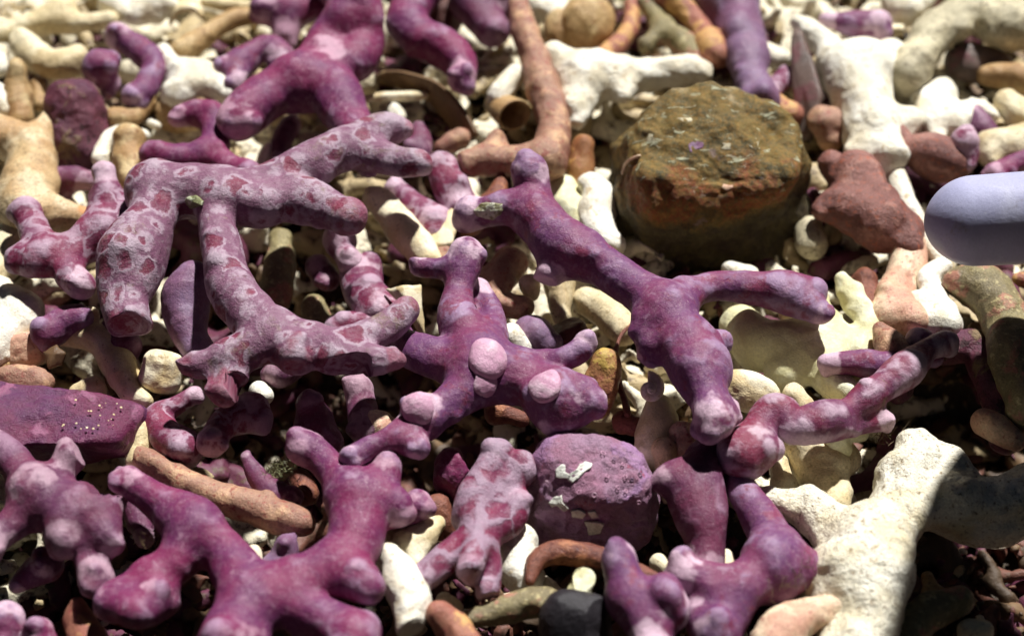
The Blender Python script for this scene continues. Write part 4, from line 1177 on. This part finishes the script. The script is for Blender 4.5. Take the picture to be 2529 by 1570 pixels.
def purple_stone():
    t = M('crust', srgb(152, 120, 142), srgb(146, 98, 120), s1=.7, pale=srgb(160, 120, 158), ps=1.1, pt=.56, pw=.07, spots=srgb(158, 60, 84), ss=3, st=.66,
          pits=srgb(196, 172, 182), pit_s=3.2, pit_r=.045, stain=srgb(66, 50, 66), stt=.7, bump=.7, bs=4.5)
    c, s = at(1462, 1205, .55)
    planes = [((-.03, -.12, 1), .95), ((.06, -1, .0), 1.05), ((-1, -.05, .08), 1.5), ((1, .05, .1), 1.55), ((0, 1, .25), 1.05), ((0, 0, -1), 1.5), ((-.8, -.8, .1), 1.72),
              ((.85, .55, .4), 1.6), ((.9, -.7, .3), 1.75), ((-.8, .6, .5), 1.55), ((0, -.8, .9), 1.3)]
    v, f = faceted(c, planes, 48, 77, 6, 1.9)
    v = v + c
    # cracked lower front
    nr = vert_normals(v, f)
    fr = np.clip((-nr[:, 1] - .3) * 2, 0, 1) * np.clip((c[2] + .55 - v[:, 2]) * 1.4, 0, 1)
    v = v - nr * (fr * .13 * np.abs(vnoise(v, 3.0, 5)))[:, None] - nr * (fr * .07 * np.abs(vnoise(v, 6.5, 6)))[:, None]
    nr = vert_normals(v, f)
    org = np.array([c[0], c[1], v[:, 2].min()])
    o = bpy.data.objects.new('stone', None); COL.objects.link(o); o.location = org.tolist()
    tag(o, 'squarish purple crusted stone with white chips below centre', 'stone')
    obj('crusted_body', mesh_from(v - org, f, 'crusted_body', v - c + 5), MATS['crust'], parent=o)
    def hit(px, py):
        x = (px - 1264.5) / 1264.5 * HT; y = -(py - 785.0) / 1264.5 * HT
        d = FWD + RGT * x + UPV * y; d /= np.linalg.norm(d)
        w = v - CAM; tt = w @ d
        e = np.linalg.norm(w - tt[:, None] * d, axis=1)
        cand = np.where(e < .1)[0]
        i = cand[np.argmin(tt[cand])] if len(cand) else np.argmin(e)
        return CAM + d * tt[i], nr[i]
    # white bare chips: thin irregular scales lying on the crust
    def chip(poly):
        P = [hit(*q) for q in poly]
        W = np.array([p + n_ * .004 for p, n_ in P])
        a, b = plate_mesh(W, .05, .012, sd=len(poly))
        obj('white_chip', mesh_from(a - org, b, 'white_chip', a), MATS['chip'], parent=o)
    chip([(1372, 1160), (1385, 1147), (1396, 1148), (1396, 1165), (1408, 1172), (1404, 1182), (1385, 1180), (1372, 1178)])
    chip([(1402, 1183), (1407, 1168), (1420, 1162), (1432, 1145), (1448, 1138), (1464, 1142), (1460, 1152), (1440, 1166), (1428, 1180), (1412, 1192)])
    chip([(1353, 1240), (1365, 1228), (1386, 1224), (1388, 1242), (1404, 1256), (1392, 1262), (1376, 1248), (1362, 1252)])
    chip([(1408, 1262), (1430, 1258), (1448, 1268), (1440, 1280), (1414, 1276)])
    chip([(1452, 1266), (1470, 1264), (1478, 1276), (1462, 1280)])
    chip([(1445, 1290), (1470, 1288), (1492, 1296), (1482, 1318), (1455, 1320)])
    ring = []
    for (x, y) in ((1517, 1133), (1538, 1146), (1544, 1176), (1561, 1184), (1526, 1203), (1546, 1212), (1503, 1235), (1468, 1222), (1583, 1165), (1490, 1118), (1500, 1175), (1578, 1240), (1430, 1215), (1350, 1190)):
        p, n_ = hit(x, y)
        a_ = np.cross(n_, [.3, .8, .5]); a_ /= np.linalg.norm(a_); b_ = np.cross(n_, a_)
        R = .032 + .022 * ((x * 7 + y) % 10) / 10; r = .011
        V, Fq = [], []
        for i in range(14):
            u = i / 14 * 2 * math.pi
            for j in range(6):
                w = j / 6 * 2 * math.pi
                V.append(p - org + (a_ * math.cos(u) + b_ * math.sin(u)) * (R + r * math.cos(w)) + n_ * (r * math.sin(w)))
                Fq.append((i * 6 + j, ((i + 1) % 14) * 6 + j, ((i + 1) % 14) * 6 + (j + 1) % 6, i * 6 + (j + 1) % 6))
        V = np.array(V)
        obj('pore_ring', mesh_from(V, np.array(Fq), 'pore_ring', V), MATS['lil' if x % 2 else 'palp'], parent=o)
purple_stone()

def slab():
    c, s = at(120, 1035, .95)
    M('slabm', srgb(104, 42, 72), srgb(92, 48, 84), pale=srgb(140, 84, 112), ps=1.2, pt=.6, stain=srgb(90, 68, 50), stt=.66, bump=.6, bs=4)
    planes = [((.1, .02, 1), .55), ((.12, -1, -.35), .95), ((1, -.35, .1), 1.85), ((-1, 0, 0), 3), ((.15, 1, .3), .62), ((0, 0, -1), .75), ((.75, .75, .3), 1.75), ((.6, -.9, -.1), 1.75), ((.5, 0, 1), 1.0)]
    v, f = faceted(c, planes, 48, 51, 22, .9)
    v = v + c; nr = vert_normals(v, f)
    org = np.array([c[0], c[1], v[:, 2].min()])
    o = bpy.data.objects.new('stone', None); COL.objects.link(o); o.location = org.tolist()
    tag(o, 'flat purple stone slab with rows of white dots at left edge', 'stone')
    obj('slab_body', mesh_from(v - org, f, 'slab_body', v - c + 9), MATS['slabm'], parent=o)
    r_ = np.random.default_rng(4)
    for k in range(20):
        if k < 8:
            u = .45 + .5 * k / 8
            x = 20 + 280 * u + r_.uniform(-12, 12); y = 1030 + 22 * math.sin(u * 2.5) + r_.uniform(-10, 8)
        else:
            x = 300 - abs(r_.normal(0, 55)); y = r_.uniform(985, 1045)
        xx = (x - 1264.5) / 1264.5 * HT; yy = -(y - 785.0) / 1264.5 * HT
        d = FWD + RGT * xx + UPV * yy; d /= np.linalg.norm(d)
        w = v - CAM; tt = w @ d
        e = np.linalg.norm(w - tt[:, None] * d, axis=1)
        cand = np.where(e < .16)[0]
        if len(cand) == 0:
            continue
        i = cand[np.argmin(tt[cand])]
        dots_part(o, [(CAM + d * tt[i], nr[i], r_.uniform(.008, .03))], 'shc', 'white_dot', org, .5)
slab()

# ------------------------------------------------------------------ shells
LF('mussel_shell', 'shl', 'brown curved mussel shell edge behind the right arm of mottled coral',
   [[(935, 205, .1), (985, 215, .2), (1050, 245, .2), (1105, 300, .1), (1135, 350, -.2)],
    [(930, 190, .55), (985, 195, .65), (1060, 220, .7), (1125, 280, .65), (1160, 345, .4)],
    [(945, 178, .8), (1000, 178, .95), (1080, 205, 1.0), (1140, 262, .95), (1180, 335, .7)]], thick=.1, cat='shell')
C('shell_fragment', 'shc', .55, 'thin cream stick lying under the bent magenta coral', '898,247,11 940,240,13 1000,238,12 1046,236,11', lump=.5)
PL(SF, 'shc', 'white leaf shaped shell chip left of the orange brown stub at centre', [(1150, 505, .8), (1132, 550, .75), (1118, 606, .6), (1058, 602, .6), (1072, 560, .7), (1105, 520, .8)], .08, .06)
PL(SF, 'shc', 'angular tan shell shard standing behind the red tipped branch', [(958, 718, .9), (985, 710, 1.1), (1040, 700, 1.1), (1042, 760, .8), (1050, 830, .4), (1040, 842, .3), (1005, 770, .7)], .07, .1)
PL(SF, 'pnk', 'pink tan chip below the white leaf shaped shell chip', [(1070, 612, .6), (1110, 608, .7), (1115, 635, .6), (1085, 650, .5)], .08, .04)
PL(SF, 'shl', 'tan orange shell chip beside the cream pebble at far left', [(105, 868, .7), (140, 850, .8), (162, 870, .8), (150, 900, .6), (118, 910, .6)], .08, .1)
PL(SF, 'slt', 'grey brown blade of slate standing left of the white star coral', [(1958, 62, 1.5), (1975, 70, 1.5), (2000, 140, 1.2), (2025, 230, .9), (2012, 300, .5), (1990, 335, .1), (1968, 320, .1), (1958, 230, .6), (1952, 140, 1.1)], .3, .06)
LF(SF, 'shc', 'curved tan shell rim at the top right beside the purple rod', [[(2160, 125, .2), (2172, 85, .5), (2195, 62, .7), (2232, 62, .7)], [(2172, 128, .2), (2188, 92, .5), (2205, 76, .7), (2232, 76, .65)], [(2186, 130, 0), (2200, 100, .1), (2215, 90, .2), (2232, 90, .2)]], thick=.07)
LF(SF, 'shc', 'arched white shell cup near the top left', [[(425, 52, .5), (440, 34, .7), (470, 28, .75), (497, 42, .6)], [(420, 60, .4), (440, 22, .8), (475, 16, .85), (502, 40, .6)], [(428, 20, .3), (445, 4, .5), (475, 0, .5), (498, 14, .4)]], thick=.08)

def open_tube():
    """short calcareous tube, mouth turned to the lower right"""
    c, s = at(1268, 283, .75)
    ax = np.array([.45, -.8, .35]); ax /= np.linalg.norm(ax)
    a = np.cross(ax, [0, 0, 1]); a /= np.linalg.norm(a); b = np.cross(a, ax)
    prof = [(-1.1, .32), (-.5, .44), (0, .5), (.06, .49), (.05, .43), (-.1, .38), (-.6, .3), (-.9, .12)]
    V, F = [], []
    n = 28
    for (z, r) in prof:
        for i in range(n):
            u = i / n * 2 * math.pi
            V.append(c + ax * z + (a * math.cos(u) + b * math.sin(u) * .85) * r)
    for j in range(len(prof) - 1):
        for i in range(n):
            k = (i + 1) % n
            F.append((j * n + i, j * n + k, (j + 1) * n + k, (j + 1) * n + i))
    V = np.array(V); V = V + (vnoise(V, 2.0, 3) * .04)[:, None] * ax
    org = np.array([c[0], c[1], V[:, 2].min()])
    o = obj('worm_tube', mesh_from(V - org, np.array(F), 'worm_tube', V + 3), MATS['tan'], loc=org)
    tag(o, 'open mouthed tan worm tube left of the antler stem', 'worm tube')
open_tube()

def snail():
    c, s = at(1602, 962, .95)
    ax = np.array([.05, -.62, .78]); ax /= np.linalg.norm(ax)
    a = np.cross(ax, [1, 0, 0]); a /= np.linalg.norm(a); b = np.cross(a, ax)
    V, F = [], []
    turns, n = 4.2, 34
    m = int(turns * n)
    ring = 10
    for i in range(m + 1):
        u = i / n * 2 * math.pi
        g = math.exp(-.30 * u / 2)
        R, r, z = .25 * g, .2 * g, .5 * (1 - g)
        for j in range(ring):
            w = j / ring * 2 * math.pi
            V.append(c + (a * math.cos(u) + b * math.sin(u)) * (R + r * math.cos(w)) + ax * (z + r * math.sin(w)))
    for i in range(m):
        for j in range(ring):
            k = (j + 1) % ring
            F.append((i * ring + j, i * ring + k, (i + 1) * ring + k, (i + 1) * ring + j))
    V = np.array(V)
    org = np.array([c[0], c[1], V[:, 2].min()])
    o = obj('snail_shell', mesh_from(V - org, np.array(F), 'snail_shell', V), MATS['whi'], loc=org)
    tag(o, 'little cream spiral snail shell pointing up left of the long branch end', 'snail shell')
snail()

C('worm', 'brn', .35, 'thin segmented brown worm creeping beside the reddish tan pebble',
  '1560,802,6 1535,825,7 1522,860,8 1520,905,7 1528,950,9 1542,985,8 1550,1022,7', lump=1.8)

# the grey tube reaching in from the right: narrow rounded tip, added shadow blocker outside the frame
def probe():
    o = bpy.data.objects.new('tube', None); COL.objects.link(o)
    A, s = at(2405, 545, 3.8)
    B, _ = at(2760, 520, 4.5)
    ax = (B - A); L = np.linalg.norm(ax); ax /= L
    a = np.cross(ax, [0, 0, 1]); a /= np.linalg.norm(a); b = np.cross(a, ax)
    def lathe(prof, n=56):
        V, F = [], []
        for (z, r) in prof:
            for i in range(n):
                u = i / n * 2 * math.pi
                V.append(A + ax * z + (a * math.cos(u) + b * math.sin(u)) * r)
        for j in range(len(prof) - 1):
            for i in range(n):
                k = (i + 1) % n
                F.append((j * n + i, j * n + k, (j + 1) * n + k, (j + 1) * n + i))
        V = np.array(V)
        return V + (vnoise(V, 1.2, 8) * .035)[:, None] * b, np.array(F)
    r = 112 * s
    prof = [(-1.08 * r * math.cos(q), r * math.sin(q) ** 1.05 if q > 0 else .001) for q in np.linspace(0, math.pi / 2, 16)] + [(.8, r * 1.01), (2.0, r * 1.02), (3.2, r * 1.03)]
    V, F = lathe(prof)
    o.location = A.tolist()
    obj('tip', mesh_from(V - A, F, 'tip', V), MATS['tub'], parent=o)
    # unseen post added outside the frame, shaped to throw the lower right shadow
    y0 = A[1] - 1.9
    R = 2.3
    pts = np.array([[*(A + ax * 2.6), r * .95], [11.9 + 1.2, y0 + .9, 4.2, 1.2], [11.35 + R, y0, 6.0, R], [11.0 + R, y0, 7.6, R], [10.9 + R, y0, 9.5, R], [10.9 + R, y0, 12, R], [11.2 + R, y0, 16, R], [11.8 + R, y0, 20, R]])
    F_, lo = branch_field([catmull(pts, 5)], .2, .1)
    v, f = surface_nets(F_, lo, .2)
    obj('shadow_blocker', mesh_from(v - A, f, 'shadow_blocker', v), MATS['blk'], parent=o)
    tag(o, 'smooth pale lavender grey tube with rounded tip reaching in from the right', 'tube')
probe()

# ------------------------------------------------------------------ tufts and fine threads
def tuft(name, label, mat, px, py, h, n, length, spread, sd, rad=.012):
    c, s = at(px, py, h)
    r_ = np.random.default_rng(sd)
    V, F = [], []; base = 0
    for k in range(n):
        p = c + r_.standard_normal(3) * [spread, spread, .04]
        d = r_.standard_normal(3) * .7 + [0, 0, .9]; d /= np.linalg.norm(d)
        L = length * r_.uniform(.5, 1.2)
        bend = r_.standard_normal(3) * .5
        a = np.cross(d, [.3, .5, .8]); a /= np.linalg.norm(a); b = np.cross(d, a)
        for j in range(5):
            t_ = j / 4
            q = p + d * L * t_ + bend * L * t_ * t_ * .5
            rr = rad * (1.1 - t_ * .8)
            V += [q + a * rr, q - a * rr * .5 + b * rr * .87, q - a * rr * .5 - b * rr * .87]
        for j in range(4):
            for i in range(3):
                F.append((base + j * 3 + i, base + j * 3 + (i + 1) % 3, base + j * 3 + 3 + (i + 1) % 3, base + j * 3 + 3 + i))
        base += 15
    V = np.array(V); org = np.array([c[0], c[1], V[:, 2].min()])
    o = obj(name, mesh_from(V - org, np.array(F), name, V), MATS[mat], loc=org)
    o['kind'] = 'stuff'
    tag(o, label, 'seaweed')
tuft('algae_tuft', 'green algae tuft growing on the slender purple twig', 'grn', 690, 1165, .7, 90, .22, .2, 1, .012)
tuft('algae_tuft', 'brown fuzz of fine algae on the furry lower right coral', 'hair', 1945, 1400, 1.35, 260, .16, .3, 2, .006)
tuft('algae_tuft', 'wispy brown threads between yellow coral and banded coral', 'hair', 2120, 1000, .75, 70, .4, .3, 3, .008)
tuft('algae_tuft', 'thin threads under the right end of the banded coral', 'hair', 2180, 1075, .4, 40, .4, .2, 4, .008)
tuft('algae_tuft', 'tiny green fuzz at the crook of the bottom magenta coral', 'grn', 848, 1290, 1.3, 40, .2, .07, 5, .014)
tuft('algae_tuft', 'pale fuzz along the edge beside the long left arm', 'hair', 385, 1330, .9, 50, .25, .14, 6, .01)
